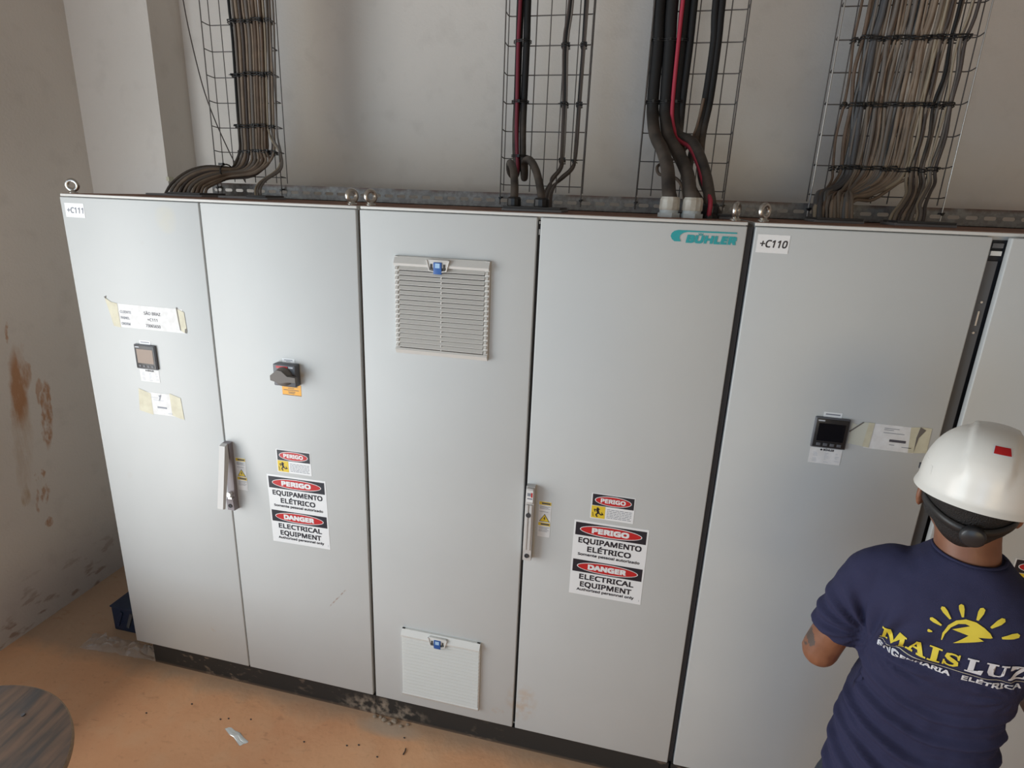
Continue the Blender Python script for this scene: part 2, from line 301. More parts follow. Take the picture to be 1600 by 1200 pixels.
def put_text(mb, txt, cx, z, w, h, y, m, bold=0.0, shear=0.0, align='c'):
    vs, fs, tw = glyphs(txt, 0.0); e = bold*h*1.15; sx = (w-2*e)/tw; sz = (h-2*e)/CAP
    x0 = (cx - w/2 if align == 'c' else cx) + e
    for q, (dx, dz) in enumerate([(0, 0)] if not bold else [(-e, -e), (e, -e), (e, e), (-e, e), (0, 0)]):   # overprinted copies thicken the strokes
        mb.add([(x0 + px*sx + pz*sz*shear + dx, y - q*0.00006, z + e + pz*sz + dz) for px, pz in vs], fs, m)

def sheet(name, parent, x, z, w, h, rot=0.0, label=None, base=None, y=-0.0008, build=True):
    """a flat sign on a door face; local coordinates run from its top left corner (x right, z up)"""
    class Sign:
        pass
    sgn = Sign(); mb = MB(); sgn.mb = mb; sgn.mats = [base or M_white]; sgn.layer = 0
    mb.box(0, w, 0, 0.0006, -h, 0, 0)
    def mi(mm):
        if mm not in sgn.mats: sgn.mats.append(mm)
        return sgn.mats.index(mm)
    def ly(l): return -0.0004*l
    sgn.rect = lambda x0, x1, z0, z1, mm, l=1: mb.add([(x0, ly(l), z0), (x1, ly(l), z0), (x1, ly(l), z1), (x0, ly(l), z1)], [(0, 1, 2, 3)], mi(mm))
    sgn.poly = lambda pts, mm, l=1: mb.add([(a, ly(l), b) for a, b in pts], [tuple(range(len(pts)))], mi(mm))
    sgn.ell = lambda cx, cz, rx, rz, mm, l=1: sgn.poly([(cx+rx*math.cos(2*math.pi*i/40), cz+rz*math.sin(2*math.pi*i/40)) for i in range(40)], mm, l)
    sgn.text = lambda t, cx, zz, ww, hh, mm, l=1, bold=0.0, align='c', shear=0.0: put_text(mb, t, cx, zz, ww, hh, ly(l), mi(mm), bold, shear, align)
    def done():
        ca, sa = math.cos(rot), math.sin(rot)
        mb.v = [(x + a*ca - c_*sa, y + b, z + a*sa + c_*ca) for a, b, c_ in mb.v]
        return mb.build(name, sgn.mats, parent, label)
    sgn.done = done
    return sgn

# ------------------------------------------------------------------ room shell
def struct(name, mb, mats, parent=None):
    o = mb.build(name, mats, parent)
    if not parent: o['kind'] = 'structure'
    return o
XL, YB, XR, YF, ZC = -0.663, 0.985, 8.0, -6.0, 4.4
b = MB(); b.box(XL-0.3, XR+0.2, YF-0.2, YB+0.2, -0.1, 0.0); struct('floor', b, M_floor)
b = MB(); b.box(XL-0.3, XR+0.2, YF-0.2, YB+0.2, ZC, ZC+0.1); struct('ceiling', b, mat('bare_concrete_slab', (0.30, 0.28, 0.26), 0.9, col2=(0.24, 0.225, 0.21), scale=3))
b = MB(); b.box(XL, XR+0.2, YB, YB+0.2, 0, ZC); struct('wall_back', b, M_wall)
b = MB(); b.box(XL-0.2, XL, -0.55, YB+0.2, 0, ZC); b.box(XL-0.2, XL, YF, -3.25, 0, ZC); b.box(XL-0.2, XL, -3.25, -0.55, 2.85, ZC); struct('wall_left', b, M_wall_stained)
b = MB(); b.box(XR, XR+0.2, YF, YB, 0, ZC); struct('wall_right', b, M_wall)
b = MB(); b.box(XL-0.2, XR+0.2, YF-0.2, YF, 0, ZC); struct('wall_front', b, M_wall)
b = MB(); b.box(XL, -0.20, 0.775, YB, 0, ZC); b.box(-0.205, -0.19, 0.77, 0.80, 2.17, 2.19, 1); struct('trim_1', b, [M_wall, M_tape])   # square column boxed into the back left corner
b = MB()
for yy in (-3.25, -0.61): b.box(XL-0.2, XL+0.015, yy, yy+0.06, 0, 2.85)
b.box(XL-0.2, XL+0.015, -3.25, -0.55, 2.79, 2.85); struct('door_1', b, M_edge)

# ------------------------------------------------------------------ cabinets
ZB, ZT = 0.1, 2.1
def door(parent, x0, x1, angle=0.0):
    b = MB(); b.box(x0, x1, 0.0, 0.022, ZB+0.004, ZT-0.002, 0, 0.0035)
    if angle:   # hinged on its right edge, swung out a little
        ca, sa = math.cos(angle), math.sin(angle)
        b.v = [(x1 + (x-x1)*ca + y*sa*0, y*ca + (x-x1)*sa, z) for x, y, z in b.v]
    return b.build('door', M_paint, parent)
def lifting_eye(parent, x, y, turn):
    b = MB(); c = Vector((x, y, 2.112))
    b.lathe([(0.016, 0), (0.016, 0.004), (0.010, 0.006), (0.009, 0.012)], c, n=16)
    ring = [c + Vector((math.cos(turn)*0.0175*math.cos(a), math.sin(turn)*0.0175*math.cos(a), 0.028 + 0.0175*math.sin(a))) for a in [2*math.pi*i/24 for i in range(25)]]
    b.tube(ring, 0.0078, 10, caps=False); b.build('lifting_eye', M_eye, parent)
def cabinet(x0, x1, label, splits, plinth_x0=None, angle=0.0):
    t = thing('control_cabinet', label, 'cabinet', (x0, 0.3, 0.0), 'row of tall grey control cabinets')
    b = MB(); b.box(x0+0.004, x1-0.004, 0.026, 0.6, ZB, ZT+0.002, 0); b.build('body', M_edge, t)
    b = MB(); b.box(x0+0.012, x1-0.012, 0.0235, 0.026, ZB+0.01, ZT-0.01, 0)
    b.build('door_frame', M_gap, t, 'dark frame seen in the gaps between doors')
    b = MB(); b.box(x0+0.002, x1-0.002, 0.002, 0.598, ZT+0.0005, ZT+0.0095, 0, 0.002); b.box(x0+0.006, x1-0.006, 0.008, 0.594, ZT+0.0095, ZT+0.011, 1); b.build('roof', [M_edge, M_top], t, 'thin roof plate covered in red-brown dust')
    b = MB(); b.box(plinth_x0 or x0-0.003, x1+0.0045, 0.004, 0.58, 0.0, ZB, 0); b.build('plinth', M_plinth, t, 'black plinth spattered with dirt')
    for a, c_ in splits[:-1]: door(t, a, c_)
    door(t, *splits[-1], angle)
    return t
C1 = cabinet(0.0, 1.203, 'two-door grey control cabinet at the left end of the row, tagged +C111', [(0.0, 0.5975), (0.6035, 1.199)], 0.085)
C2 = cabinet(1.212, 2.417, 'middle two-door grey control cabinet with two vent grilles and teal logo', [(1.212, 1.806), (1.8165, 2.415)])
C3 = cabinet(2.433, 3.645, 'grey control cabinet behind the man, tagged +C110, with a gap between its doors', [(2.437, 3.026), (3.0615, 3.640)], None, 0.028)
for x, tn, c_ in ((0.012, 0.5, C1), (1.161, 1.0, C1), (1.229, 1.0, C2), (2.385, 1.15, C2), (2.462, 0.75, C3)): lifting_eye(c_, x, 0.05, tn)
# filler strip between cabinet rows and the pieces seen in the wide gap of the third cabinet
b = MB(); b.box(3.031, 3.056, 0.004, 0.022, 2.07, 2.082); b.box(3.031, 3.056, 0.004, 0.022, 2.050, 2.062, 1); b.build('gap_crosspiece', [M_frame, M_edge], C3)
b = MB(); b.box(3.030, 3.056, 0.012, 0.0235, 0.11, 2.035); b.box(3.040, 3.044, 0.008, 0.014, 1.86, 1.90, 1); b.lathe([(0.003, 0), (0.003, 0.005)], (3.042, 0.012, 1.925), (0, -1, 0), 10, 1); b.lathe([(0.003, 0), (0.003, 0.005)], (3.042, 0.012, 1.84), (0, -1, 0), 10, 1)
b.build('mullion', [M_frame, M_lightmetal], C3, 'dark mullion with a small bright catch')
for x in (1.2055, 2.4245):
    pass
b = MB(); b.box(2.4175, 2.4325, 0.016, 0.5, ZB, ZT-0.004); b.build('joint_strip', M_gap, C2, 'dark rubber strip between two cabinets')
b = MB(); b.box(1.2035, 1.2115, 0.014, 0.5, ZB, ZT-0.004); b.build('joint_strip', M_gap, C1, 'dark rubber strip between two cabinets')
b = MB(); b.box(1.81, 1.8135, 0.012, 0.0236, 2.045, 2.062); b.box(1.81, 1.8135, 0.012, 0.0236, 2.078, 2.086); b.build('hinge_piece', M_edge, C2)

# gland plates on the roofs
def gland_plate(parent, x0, x1, y0, y1, split):
    b = MB(); b.box(x0, x1, y0, y1, ZT+0.011, ZT+0.019, 1, 0.001); b.box(split, x1-0.004, y0-0.004, y1-0.01, ZT+0.0185, ZT+0.026, 0, 0.001)
    b.build('gland_plate', [M_plate, M_plate_grey], parent)
gland_plate(C1, 0.13, 0.395, 0.27, 0.43, 0.235); gland_plate(C1, 0.47, 0.69, 0.27, 0.40, 0.60)
gland_plate(C2, 1.66, 1.86, 0.13, 0.30, 1.665); gland_plate(C2, 2.21, 2.40, 0.19, 0.33, 2.215)
gland_plate(C3, 2.655, 2.80, 0.29, 0.43, 2.66); gland_plate(C3, 2.88, 3.05, 0.27, 0.40, 2.885)
def gland(x, y, r, h, white):
    b = MB(); z = ZT+0.0105
    b.lathe([(r*1.12, 0), (r*1.12, h*0.22)], (x, y, z), n=6 if white else 24, m=1, smooth=False)
    b.lathe([(r*0.92, h*0.22), (r*0.92, h*0.36)], (x, y, z), n=24, m=2)
    b.lathe([(r, h*0.36), (r*1.02, h*0.42), (r*1.0, h*0.86), (r*0.86, h)], (x, y, z), n=12, m=0, smooth=False)
    return b
for (x, y, r, h, wh, par) in ((2.197, 0.15, 0.031, 0.062, True, C2), (2.266, 0.15, 0.031, 0.062, True, C2), (2.322, 0.185, 0.027, 0.045, False, C2), (1.694, 0.165, 0.023, 0.045, False, C2), (1.787, 0.165, 0.025, 0.045, False, C2)):
    b = gland(x, y, r, h, wh)
    b.build('cable_gland', [M_gland, M_gland_low, M_gland_low] if wh else [M_tie, M_tie, M_tie], par, 'large white nylon cable gland' if wh else 'black cable gland')

# ------------------------------------------------------------------ stickers, signs, meters
def tag_plate(parent, x, z, txt, mm):
    s = sheet('panel_tag', parent, x, z, 0.086, 0.051, R(-0.5), 'white tag reading ' + txt, M_white)
    s.text(txt, 0.044, -0.036, 0.073, 0.021, mm, 1, 0.03, shear=0.12); s.done()
tag_plate(C1, 0.018, 2.077, '+C111', M_greyprint); tag_plate(C3, 2.446, 2.0785, '+C110', M_black)

def big_sign(parent, x, z, rot):
    s = sheet('warning_sign', parent, x, z, 0.255, 0.300, rot, 'white bilingual electrical danger sign with two red ovals', M_white)
    for k, (zb, word) in enumerate(((-0.008, 'PERIGO'), (-0.156, 'DANGER'))):
        s.rect(0.006, 0.249, zb-0.050, zb, M_black, 1); s.ell(0.128, zb-0.025, 0.107, 0.0215, M_white, 2); s.ell(0.128, zb-0.025, 0.104, 0.0188, M_red, 3)
        s.text(word, 0.127, zb-0.0355, 0.128 if k == 0 else 0.134, 0.0215, M_white, 4, 0.085)
    s.text('EQUIPAMENTO', 0.128, -0.088, 0.218, 0.0215, M_black, 1, 0.045); s.text('EL\u00c9TRICO', 0.128, -0.1205, 0.152, 0.0215, M_black, 1, 0.045)
    s.text('Somente pessoal autorizado', 0.128, -0.1385, 0.215, 0.0105, M_black, 1, 0.05)
    s.text('ELECTRICAL', 0.128, -0.235, 0.192, 0.0215, M_black, 1, 0.045); s.text('EQUIPMENT', 0.128, -0.266, 0.182, 0.0215, M_black, 1, 0.045)
    s.text('Authorized personnel only', 0.128, -0.283, 0.203, 0.0105, M_black, 1, 0.05)
    s.rect(0.247, 0.248, -0.288, -0.281, M_greyprint, 1); s.done()
big_sign(C1, 0.776, 1.081, R(0.9)); big_sign(C2, 1.991, 1.085, R(0.0))
def figure(s, x0, z0, k):   # falling figure pictogram
    def st(pts, wd):
        for (a, b_), (c_, d) in zip(pts, pts[1:]):
            L = math.hypot(c_-a, d-b_) or 1; nx, nz = -(d-b_)/L*wd, (c_-a)/L*wd
            s.poly([(x0+k*(a-nx), z0+k*(b_-nz)), (x0+k*(c_-nx), z0+k*(d-nz)), (x0+k*(c_+nx), z0+k*(d+nz)), (x0+k*(a+nx), z0+k*(b_+nz))], M_black, 2)
    s.ell(x0+k*0.45, z0-k*0.22, k*0.09, k*0.09, M_black, 2)
    st([(0.42, -0.30), (0.52, -0.58)], 0.09); st([(0.40, -0.34), (0.20, -0.30), (0.28, -0.50)], 0.035); st([(0.46, -0.36), (0.60, -0.24)], 0.035)
    st([(0.52, -0.58), (0.34, -0.72), (0.46, -0.90)], 0.05); st([(0.54, -0.58), (0.74, -0.72), (0.84, -0.60)], 0.045); st([(0.74, -0.50), (0.88, -0.70)], 0.03); st([(0.1, -0.55), (0.16, -0.9)], 0.02)
def small_sign(parent, x, z, rot):
    s = sheet('warning_sign', parent, x, z, 0.147, 0.097, rot, 'small danger sign with yellow pictogram square', M_white)
    s.rect(0.004, 0.144, -0.046, -0.003, M_black, 1); s.ell(0.074, -0.0245, 0.062, 0.0185, M_white, 2); s.ell(0.074, -0.0245, 0.0595, 0.0162, M_red, 3)
    s.text('PERIGO', 0.074, -0.0325, 0.084, 0.0165, M_white, 4, 0.06)
    s.rect(0.003, 0.050, -0.094, -0.0475, M_yellow, 1); figure(s, 0.003, -0.047, 0.047)
    random.seed(5)
    for i in range(6):
        zz = -0.0555-0.0062*i; xx = 0.056
        while xx < 0.136:
            ww = random.uniform(0.005, 0.015); ww = min(ww, 0.139-xx); s.rect(xx, xx+ww, zz-0.0022, zz, M_greyprint, 1); xx += ww+0.002
    s.done()
small_sign(C1, 0.826, 1.194, R(0.7)); small_sign(C2, 2.043, 1.197, R(0.0))
def strip_label(parent, x, z, w_):
    s = sheet('caution_label', parent, x, z, w_, 0.142, 0, 'narrow yellow and white shock hazard label', M_paper)
    for zz in (-0.003, -0.085): s.rect(0.001, w_-0.001, zz-0.012, zz, M_yellow, 1); s.rect(0.010, w_-0.004, zz-0.009, zz-0.003, M_darkprint, 2)
    s.poly([(0.003, -0.081), (w_-0.003, -0.081), (w_/2, -0.050)], M_black, 1); s.poly([(0.006, -0.0792), (w_-0.006, -0.0792), (w_/2, -0.0535)], M_yellow, 2)
    cx = w_/2; s.poly([(cx+0.001, -0.060), (cx-0.004, -0.069), (cx, -0.069), (cx-0.002, -0.077), (cx+0.004, -0.0665), (cx+0.0005, -0.0665), (cx+0.003, -0.060)], M_black, 3)
    for k, zz in enumerate((-0.021, -0.025, -0.029, -0.041, -0.103, -0.108, -0.114, -0.119)): s.rect(0.003, w_-0.004-0.006*(k % 2), zz-0.0016, zz, M_greyprint, 1)
    s.done()
strip_label(C1, 0.641, 1.133, 0.044); strip_label(C2, 1.863, 1.138, 0.044)

# logo on the top right of the second cabinet
s = sheet('maker_logo', C2, 2.206, 2.080, 0.0001, 0.0001, 0, 'teal maker name under a curved comet stripe', M_paint)
k = 0.184
arc = [(0.183, -0.0005), (0.183, -0.0045), (0.046, -0.0050), (0.034, -0.0085), (0.0265, -0.0150), (0.0255, -0.0225), (0.030, -0.0330), (0.012, -0.0330), (0.004, -0.0270), (0.0, -0.0185), (0.002, -0.0100), (0.009, -0.0035), (0.020, -0.0005)]
s.mb.prism_axis([(p[0], p[1]) for p in arc], 0, -0.0005, 'y', 1); s.mats.append(M_teal) if M_teal not in s.mats else None
s.text('B\u00dcHLER', 0.114, -0.0360, 0.140, 0.0235, M_teal, 1, 0.085, shear=0.18); s.done()

def meter(parent, x, z, screen, label):
    b = MB(); b.box(x, x+0.097, -0.009, 0.0, z-0.098, z, 0, 0.004); b.box(x+0.004, x+0.093, -0.0105, -0.009, z-0.094, z-0.004, 1, 0.0007)
    o = b.build('power_meter', [M_dgrey, M_plastic], parent, label)
    q = MB(); q.box(x+0.012, x+0.085, -0.0112, -0.0105, z-0.074, z-0.018); q.build('display', screen, o)
    for i in range(4):
        q = MB(); q.box(x+0.014+i*0.019, x+0.026+i*0.019, -0.0118, -0.0105, z-0.090, z-0.081, 0, 0.0005); q.build('button', M_dgrey, o)
    s = sheet('maker_mark', o, x+0.008, z-0.008, 0.018, 0.004, 0, None, M_line, y=-0.0112); s.done()
    s = sheet('name_tag', parent, x+0.022, z+0.015, 0.050, 0.016, 0, 'small white tag above the meter', M_white); s.rect(0.005, 0.045, -0.0085, -0.0045, M_greyprint, 1); s.done()
    s = sheet('data_label', parent, x+0.004, z-0.101, 0.089, 0.051, 0, 'white data label below the meter', M_paper)
    s.ell(0.0305, -0.0055, 0.003, 0.003, M_black, 1); s.text('B\u00dcHLER', 0.051, -0.0085, 0.030, 0.0065, M_black, 1, 0.05)
    random.seed(3)
    for r_ in range(7):
        for cx in (0.010, 0.042, 0.072):
            if random.random() < 0.8: s.rect(cx, cx+random.uniform(0.005, 0.014), -0.0165-r_*0.0048, -0.015-r_*0.0048, M_line, 1)
    s.done()
meter(C1, 0.242, 1.559, M_screen_glare, 'square black power meter with glare painted on its display'); meter(C3, 2.687, 1.556, M_screen_off, 'square black power meter with a dark display')

# paper slip "CLIENTE ..." taped on the first door
s = sheet('taped_paper_slip', C1, 0.163, 1.712, 0.315, 0.092, R(-0.2), 'paper slip reading CLIENTE, PAINEL, ORDEM held with yellowed tape', M_paper)
s.poly([(-0.030, 0.020), (-0.004, 0.004), (0.024, 0.000), (0.026, -0.094), (-0.006, -0.090), (-0.016, -0.04)], M_tape, 2); s.poly([(0.288, 0.002), (0.322, -0.010), (0.326, -0.086), (0.312, -0.090), (0.296, -0.080), (0.290, -0.040)], M_tape, 2)
s.poly([(0.289, 0.006), (0.294, 0.004), (0.300, -0.084), (0.296, -0.080)], M_knob, 3); s.poly([(-0.032, 0.022), (-0.022, 0.026), (-0.026, 0.014)], M_knob, 3); s.poly([(0.318, -0.075), (0.325, -0.072), (0.323, -0.092), (0.316, -0.088)], M_knob, 3)
for a, z_, w_ in (('CLIENTE', -0.036, 0.050), ('PAINEL', -0.059, 0.040), ('ORDEM', -0.082, 0.040)): s.text(a, 0.032, z_, w_, 0.010, M_greyprint, 1, 0.03, 'l')
s.text('S\u00c3O BRAZ', 0.178, -0.034, 0.074, 0.0115, M_darkprint, 1, 0.02); s.text('+C111', 0.176, -0.058, 0.044, 0.0115, M_darkprint, 1, 0.02); s.text('73065650', 0.176, -0.082, 0.066, 0.0115, M_darkprint, 1, 0.02)
s.done()
s = sheet('taped_paper_slip', C1, 0.262, 1.364, 0.125, 0.092, R(-0.2), 'small paper slip with yellowed tape at both sides', M_paper)
s.poly([(-0.035, 0.010), (-0.004, 0.001), (0.020, -0.006), (0.020, -0.096), (-0.022, -0.088), (-0.044, -0.084)], M_tape, 1); s.poly([(0.108, 0.004), (0.158, -0.010), (0.164, -0.100), (0.140, -0.096), (0.110, -0.088)], M_tape, 1)
s.rect(0.044, 0.088, -0.064, -0.057, M_greyprint, 1); s.rect(0.020, 0.060, -0.022, -0.020, M_line, 1); s.rect(0.030, 0.078, -0.032, -0.030, M_line, 1); s.poly([(0.056, -0.010), (0.070, -0.006), (0.060, -0.030), (0.054, -0.034), (0.060, -0.018)], M_greyprint, 2); s.rect(0.092, 0.112, -0.084, -0.081, M_line, 1); s.done()
s = sheet('taped_paper_slip', C3, 2.834, 1.551, 0.135, 0.080, R(-0.3), 'paper slip with a blue stamp held with yellowed tape beside the meter', M_paper)
s.poly([(-0.046, -0.004), (-0.030, -0.010), (-0.012, 0.001), (0.010, 0.0), (0.002, -0.076), (-0.046, -0.072)], M_tape_pale, 1); s.poly([(0.000, 0.001), (0.016, 0.001), (0.014, -0.078), (-0.004, -0.076)], M_tape, 2); s.poly([(0.112, 0.000), (0.140, 0.004), (0.166, 0.003), (0.168, -0.074), (0.140, -0.078), (0.120, -0.080)], M_tape, 1)
s.poly([(-0.016, 0.001), (-0.012, 0.0), (-0.046, -0.036), (-0.048, -0.032)], M_knob, 3); s.poly([(0.136, 0.004), (0.152, -0.004), (0.138, -0.030), (0.134, -0.076), (0.132, -0.030)], M_knob, 3)
s.rect(0.064, 0.108, -0.052, -0.044, M_darkprint, 1)
for a, b_, z_ in ((0.044, 0.084, -0.010), (0.044, 0.070, -0.015), (0.044, 0.100, -0.024), (0.066, 0.080, -0.060), (0.100, 0.126, -0.064)): s.rect(a, b_, z_-0.0018, z_, M_greyprint, 1)
s.done()

# rotary isolator with its labels
b = MB(); x, z = 0.864, 1.547
b.box(x, x+0.090, -0.032, 0.0, z-0.082, z, 0, 0.004); o = b.build('rotary_isolator', M_dgrey, C1, 'dark grey rotary isolator switch box')
q = MB(); q.lathe([(0.036, 0), (0.034, 0.012), (0.026, 0.022), (0.0, 0.022)], (x+0.043, -0.032, z-0.044), (0, -1, 0), 24); q.prism_axis([(x+0.006, z-0.036), (x+0.006, z-0.054), (x+0.045, z-0.062), (x+0.072, z-0.056), (x+0.106, z-0.054), (x+0.106, z-0.036), (x+0.074, z-0.034), (x+0.052, z-0.016), (x+0.034, z-0.014)], -0.062, -0.046, 'y'); q.build('rotary_knob', M_knob, o)
q = MB(); q.box(x+0.014, x+0.060, -0.0335, -0.032, z-0.014, z-0.006); q.build('marking', M_red, o); q = MB(); q.box(x+0.064, x+0.082, -0.0335, -0.032, z-0.012, z-0.006); q.build('marking', M_line, o)
s = sheet('name_tag', C1, 0.884, 1.562, 0.050, 0.016, 0, 'small white tag above the isolator', M_white); s.rect(0.008, 0.042, -0.007, -0.004, M_greyprint, 1); s.rect(0.016, 0.034, -0.012, -0.010, M_greyprint, 1); s.done()
s = sheet('isolator_label', C1, 0.875, 1.463, 0.078, 0.043, 0, 'orange warning label under the isolator', M_orange)
for a, b_, z_ in ((0.008, 0.066, -0.008), (0.024, 0.050, -0.014), (0.006, 0.068, -0.021), (0.024, 0.054, -0.028), (0.026, 0.050, -0.033)): s.rect(a, b_, z_-0.0022, z_, M_knob if z_ != -0.021 else M_darkprint, 1)
s.rect(0.001, 0.077, -0.0425, -0.0405, M_darkprint, 1); s.done()

# swing handles
def swing_handle(parent, x, z0, z1, open_):
    b = MB(); w_ = 0.030
    b.prism_axis([(0.0, z0), (-0.030, z0+0.004), (-0.033, z0+0.05), (-0.020, z0+0.06) if open_ else (-0.034, z0+0.06), (-0.014, z1-0.07) if open_ else (-0.030, z1-0.05), (-0.022, z1), (0.0, z1)], x, x+w_, 'x', 0)
    b.lathe([(0.0085, 0), (0.0085, 0.002), (0.0055, 0.002), (0.0055, 0.001)], (x+w_*0.5, -0.032, z0+0.025), (0, -1, 0), 16, 2)
    o = b.build('swing_handle', [M_handle_side if open_ else M_handle, M_lightmetal, M_gap], parent, 'swing handle with its lever lifted open' if open_ else 'closed swing handle')
    q = MB()
    if open_:
        q.prism_axis([(-0.024, z1+0.001), (-0.040, z1-0.005), (-0.088, z0+0.040), (-0.074, z0+0.034), (-0.024, z1-0.060)], x+0.001, x+w_-0.004, 'x', 0)
        sh = 0.0; q.build('lever', [M_handle], o, 'pale grey lever lifted away from the door')
        q = MB(); q.lathe([(0.010, 0), (0.010, 0.018)], (x+0.014, -0.018, z0+0.075), (0, -1, 0), 14); q.box(x+0.006, x+0.024, -0.030, -0.016, z0+0.052, z0+0.062); q.build('lock_barrel', M_lightmetal, o)
        q = MB(); q.lathe([(0.004, 0), (0.004, 0.0015)], (x+0.013, -0.0585, z0+0.17), (0, -1, 0), 12); q.build('keyhole', M_gap, o)
    else:
        q.box(x+0.004, x+0.013, -0.0365, -0.030, z0+0.05, z1-0.065, 0, 0.001); q.box(x+0.017, x+0.026, -0.0365, -0.030, z0+0.05, z1-0.065, 0, 0.001); q.box(x+0.002, x+w_-0.002, -0.0355, -0.024, z1-0.060, z1-0.002, 0, 0.002)
        q.build('lever', M_handle, o)
        q = MB(); q.lathe([(0.009, 0), (0.009, 0.002)], (x+0.014, -0.036, z0+0.19), (0, -1, 0), 14); q.build('keyhole', M_gap, o)
        s = sheet('handle_sticker', o, x+0.005, z1-0.008, 0.022, 0.044, 0, 'worn sticker with faded red print', M_paper, y=-0.0362); s.rect(0.002, 0.014, -0.022, -0.010, M_greyprint, 1); s.rect(0.015, 0.020, -0.026, -0.008, M_red, 1); s.rect(0.002, 0.020, -0.034, -0.029, M_greyprint, 1); s.done()
swing_handle(C1, 0.6045, 0.905, 1.197, True); swing_handle(C2, 1.8185, 0.903, 1.197, False)

# ventilation grilles, every slat its own piece
def vent(parent, x0, z1, w_, h, mm, label, flush):
    z0 = z1-h; b = MB()
    b.prism_axis([(0.0, z1), (-0.010, z1), (-0.024, z1-0.022), (-0.022, z1-0.030), (0.0, z1-0.030)], x0+0.001, x0+w_-0.001, 'x', 0)
    b.prism_axis([(0.0, z0), (-0.012, z0), (-0.020, z0+0.014), (-0.016, z0+0.020), (0.0, z0+0.020)], x0+0.001, x0+w_-0.001, 'x', 0)
    for a, c_ in ((x0, x0+0.016), (x0+w_-0.016, x0+w_)): b.box(a, c_, -0.012, 0.0, z0, z1, 0, 0.002)
    b.box(x0+0.012, x0+w_-0.012, -0.004, 0.0, z0+0.01, z1-0.01, 1)
    b.box(x0+w_/2-0.0015, x0+w_/2+0.0015, -0.014, -0.004, z0+0.012, z1-0.03, 0)
    o = b.build('ventilation_grille', [mm, M_ventback], parent, label)
    n = 17; p = (h-0.052)/n
    sl = MB(); e = 0.004 if flush else 0.016
    prof = [(-0.006, p*0.98), (-0.010, p*0.98), (-0.0205, p*0.34), (-0.0205, p*0.24), (-0.006, p*0.30)]
    sl.prism_axis(prof, e, w_-e, 'x', 0)
    if not flush:
        for xx in (0.004, w_-0.013): sl.prism_axis([(-0.008, p*0.92), (-0.016, p*0.80), (-0.0205, p*0.35), (-0.018, p*0.25), (-0.008, p*0.22)], xx, xx+0.009, 'x', 0)
    me = sl.mesh('slat', [mm])
    off = ROOT[o.name]
    for i in range(n):
        so = bpy.data.objects.new('slat', me); COL.objects.link(so); so.parent = o; so.location = (x0-off[0], -off[1], z0+0.021+i*p-off[2])
    q = MB(); cx = x0+w_*0.475
    for sx in (-1, 1):
        q.prism_axis([(cx+sx*0.036, z1-0.006), (cx+sx*0.040, z1-0.006), (cx+sx*0.030, z1-0.041), (cx+sx*0.012, z1-0.044), (cx+sx*0.012, z1-0.040), (cx+sx*0.027, z1-0.038)], -0.0275, -0.020, 'y', 0)
        q.box(cx+sx*0.022-0.003, cx+sx*0.022+0.003, -0.0265, -0.021, z1-0.034, z1-0.018, 1)
    q.box(cx-0.036, cx+0.036, -0.0245, -0.016, z1-0.030, z1-0.004, 0, 0.001); q.build('latch', [mm, M_ventback], o)
    q = MB(); q.box(cx-0.014, cx+0.014, -0.028, -0.022, z1-0.050, z1-0.012, 0, 0.001); q.box(cx-0.008, cx+0.008, -0.0285, -0.0278, z1-0.030, z1-0.015, 1); q.build('badge', [M_blue, M_sky], o, 'small blue square badge')
vent(C2, 1.337, 1.957, 0.326, 0.328, M_vent, 'upper louvred vent grille with blue badge', False); vent(C2, 1.339, 0.487, 0.328, 0.328, M_vent_skylit, 'lower louvred vent grille with blue badge', True)
b = MB()
# sign on the last door, mostly hidden by the man
small_sign(C3, 3.297, 1.183, 0)
C3.children[-1].location = (0, -0.011, 0)

# ------------------------------------------------------------------ slotted rail on the cabinet tops
rt = thing('slotted_rail', 'long rusty perforated steel rail lying along the back of the cabinet tops', 'rail', (0.2, 0.57, ZT+0.011))
def slotted(x0, n, pitch):
    b = MB(); zc = ZT+0.011+0.029; H = 0.0295; sl = 0.019; sh = 0.0065; y = 0.565
    for i in range(n):
        cx = x0+pitch*(i+0.5); outer = []; inner = []
        for j in range(16):
            a = 2*math.pi*(j+0.5)/16; ca, sa = math.cos(a), math.sin(a); k = min(pitch/2/max(abs(ca), 1e-6), H/max(abs(sa), 1e-6)); outer.append((cx+ca*k, zc+sa*k))
            k2 = sh; ix = math.copysign(sl-sh, ca) + ca*sh; inner.append((cx+ix, zc+sa*sh))
        for y_ in (y, y+0.0025):
            vs = [(p[0], y_, p[1]) for p in outer] + [(p[0], y_, p[1]) for p in inner]; b.add(vs, [(j, (j+1) % 16, 16+(j+1) % 16, 16+j) for j in range(16)])
        vs = [(p[0], y, p[1]) for p in inner] + [(p[0], y+0.0025, p[1]) for p in inner]; b.add(vs, [(j, (j+1) % 16, 16+(j+1) % 16, 16+j) for j in range(16)])
        # the rectangle corners cut off by the 16-gon
        for sx in (-1, 1):
            for sz in (-1, 1):
                c0 = (cx+sx*pitch/2, zc+sz*H); o2 = sorted(outer, key=lambda p: (p[0]-c0[0])**2+(p[1]-c0[1])**2)[:2]
                b.add([(c0[0], y, c0[1]), (o2[0][0], y, o2[0][1]), (o2[1][0], y, o2[1][1])], [(0, 1, 2)])
    return b
b = slotted(0.215, 63, 0.055); b.build('perforated_web', M_rail, rt)
b = MB(); b.box(0.215, 3.68, 0.565, 0.598, ZT+0.0112, ZT+0.0137); b.build('foot_flange', M_rail, rt)

